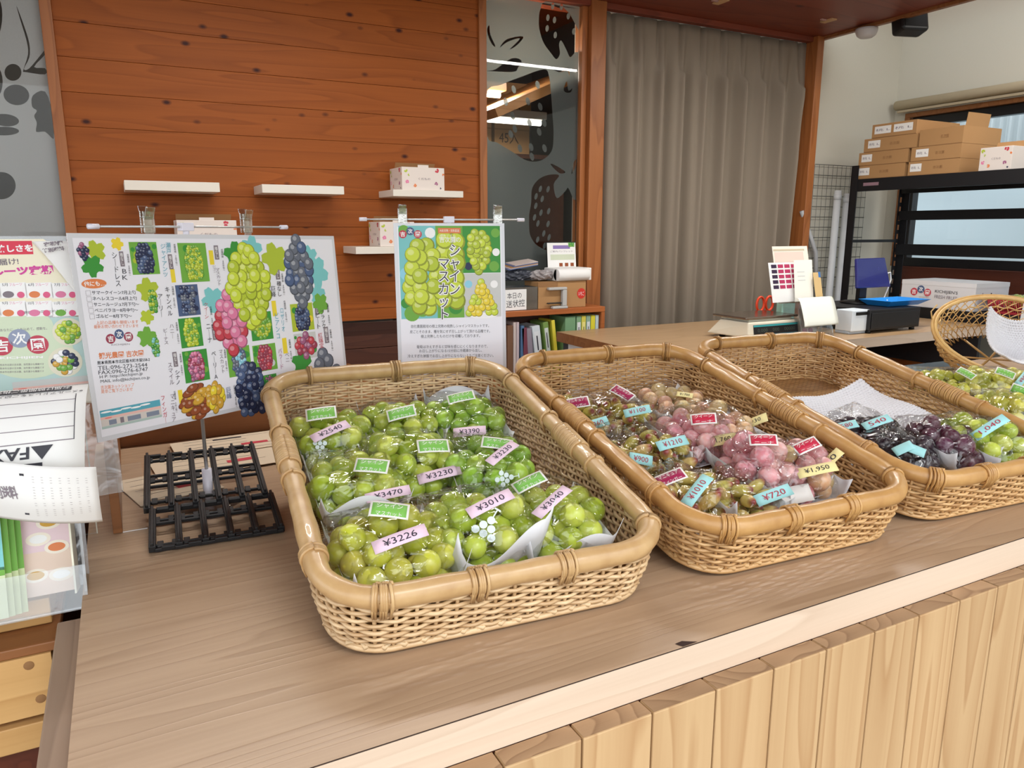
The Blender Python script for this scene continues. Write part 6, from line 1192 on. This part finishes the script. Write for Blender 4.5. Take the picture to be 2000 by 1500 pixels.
t = thing('wall_speaker', (3.43, 2.5, 2.27), 'black rounded loudspeaker hung from the beam edge', 'speaker'); sp = atx(1777, 46, 3.45); R = Euler((math.radians(-14), 0, math.radians(-18))).to_matrix()
m = MB(); m.box(sp, (.145, .085, .098), BLACKM, R); m.build('cabinet', t, bevel=.016, seg=3)
m = MB(); m.box(sp+R @ V((0, -.043, 0)), (.115, .003, .068), mat((18, 18, 20), .8, bump=.6, bscale=900), R); m.build('grille', t, bevel=.006)
m = MB(); m.tube([sp+V((0, .01, .05)), V((sp.x, sp.y+.02, 2.40)), V((3.39, sp.y+.03, 2.40))], .008, BLACK, 8); m.build('bracket', t)
p = atz(1650, 48, 2.345); m = MB(); m.lathe((3.384, p.y, 2.3445), [(.052, 0), (.052, -.012), (.044, -.032), (.03, -.042), (.012, -.045)], mat((222, 222, 224), .4), 28); tag(m.build('smoke_detector'), 'round white smoke detector under the beam edge', 'detector')
for x, y in ((1408, 3), (1618, 40)): p = atz(x, y, 2.358); m = MB(); m.box((p.x, p.y, 2.357), (.035, .07, .006), mat((206, 168, 124), .7)); m.bx(p.x-.05, p.x-.018, p.y-.006, p.y+.006, 2.354, 2.3598, mat((190, 150, 140), .6)); struct(m.build('trim_10'))
# ------------------------------------------------------------------ grapes and the bamboo basket past the rattan baskets
GR_ = 'bagged grapes beside the bamboo basket'
def loose(px, py, z, yaw, ax, ay, az, N_, r, kind, seed, marks, label, **k): p = atz(px, py, z); return bag(label, GR_, (p.x, p.y, ZC+.001), (0, 0, 1), yaw, ax, ay, az, N_, r, kind, seed, marks, **k)
loose(1850, 742, .985, -.6, .10, .07, .032, 34, .0150, 'yellow', 41, [gs(1886, 732, -28)], 'flat bag of yellowish grapes between the half-empty basket and the bamboo basket', liner=False)
loose(1938, 742, .985, -.5, .08, .07, .034, 30, .0160, 'yellow', 42, [gs(1962, 731, -20), bt(1996, 742, 50, '¥840', .05)], 'bagged yellowish grapes in front of the foam net of the bamboo basket', liner=False)
loose(1972, 795, .985, -.4, .085, .075, .040, 32, .0165, 'yellow', 43, [gs(1996, 762, -20)], 'bagged yellow grapes in white paper nearest the half-empty basket', liner=.02)
BAM = rattan('bamboo', (226, 190, 124), (188, 140, 76), .4)
oc = atz(1972, 702, 1.0); oc.z = ZC; t = thing('bamboo_basket', oc, 'oval open weave bamboo basket tipped on its side lined with foam net', 'basket')
RB = Euler((math.radians(48), math.radians(4), math.radians(-30))).to_matrix(); A_, B_, D_ = .225, .14, .12; cz = oc+V((0, 0, .116))
def ob(th, k, off=0):
    s_ = .55+.45*k**.6; q = V(((A_*s_+off)*math.cos(th), (B_*s_+off)*math.sin(th), -D_*(1-k))); w_ = cz+RB @ q; w_.z = max(w_.z, ZC+.004+.0); return w_
m = MB()
for i in range(44):
    for sg in (-1, 1): m.tube([ob(2*math.pi*i/44+sg*.55*(k/7)**1.0, k/7, .001*sg) for k in range(8)], .0034, BAM, 5, flat=.35)
for i in range(6): m.tube([ob(2*math.pi*i/6+0, 0)]+[cz+RB @ V((0, 0, -D_))]+[ob(2*math.pi*i/6+math.pi, 0)], .0035, BAM, 5, flat=.4)
for k in (.25, .5, .75): m.tube([ob(2*math.pi*i/64, k, .003*(-1)**i) for i in range(64)], .0032, BAM, 5, closed=True, flat=.5)
m.build('open_weave', t)
m = MB()
for d_, z_ in ((0, 0), (.006, .006), (-.002, .010)): m.tube([ob(2*math.pi*i/80, 1, d_)+RB @ V((0, 0, z_*.6)) for i in range(80)], .0048, BAM, 7, closed=True)
m.tube([ob(2.9, 1, .006), ob(2.9, 1, .006)+V((-.01, 0, .03)), ob(2.9, 1, .0)+V((.004, 0, .05))], .002, BAM, 5); m.build('rim', t)
def foam4(u, v): q = V((-.08+.24*u, -.105+.17*v, -.062+.10*(abs(u-.45)*2)**2*.6+.055*(abs(v-.5)*2)**2+.010*math.sin(4*u+3*v))); w_ = cz+RB @ (q+V((0, 0, .012))); w_.z = max(w_.z, ZC+.035); return w_
foam(foam4, 30, 32, 'foam_net', 'white foam net spread inside the tipped bamboo basket')
m = MB(); p = atz(1765, 716); m.box((p.x, p.y-.06, ZC+.004), (.34, .10, .006), mat((16, 16, 20), .15, coat=.5), Matrix.Rotation(-.05, 3, 'Z')); tag(m.build('black_tray', bevel=.002), 'shiny black flat tray beside the bamboo basket', 'tray')
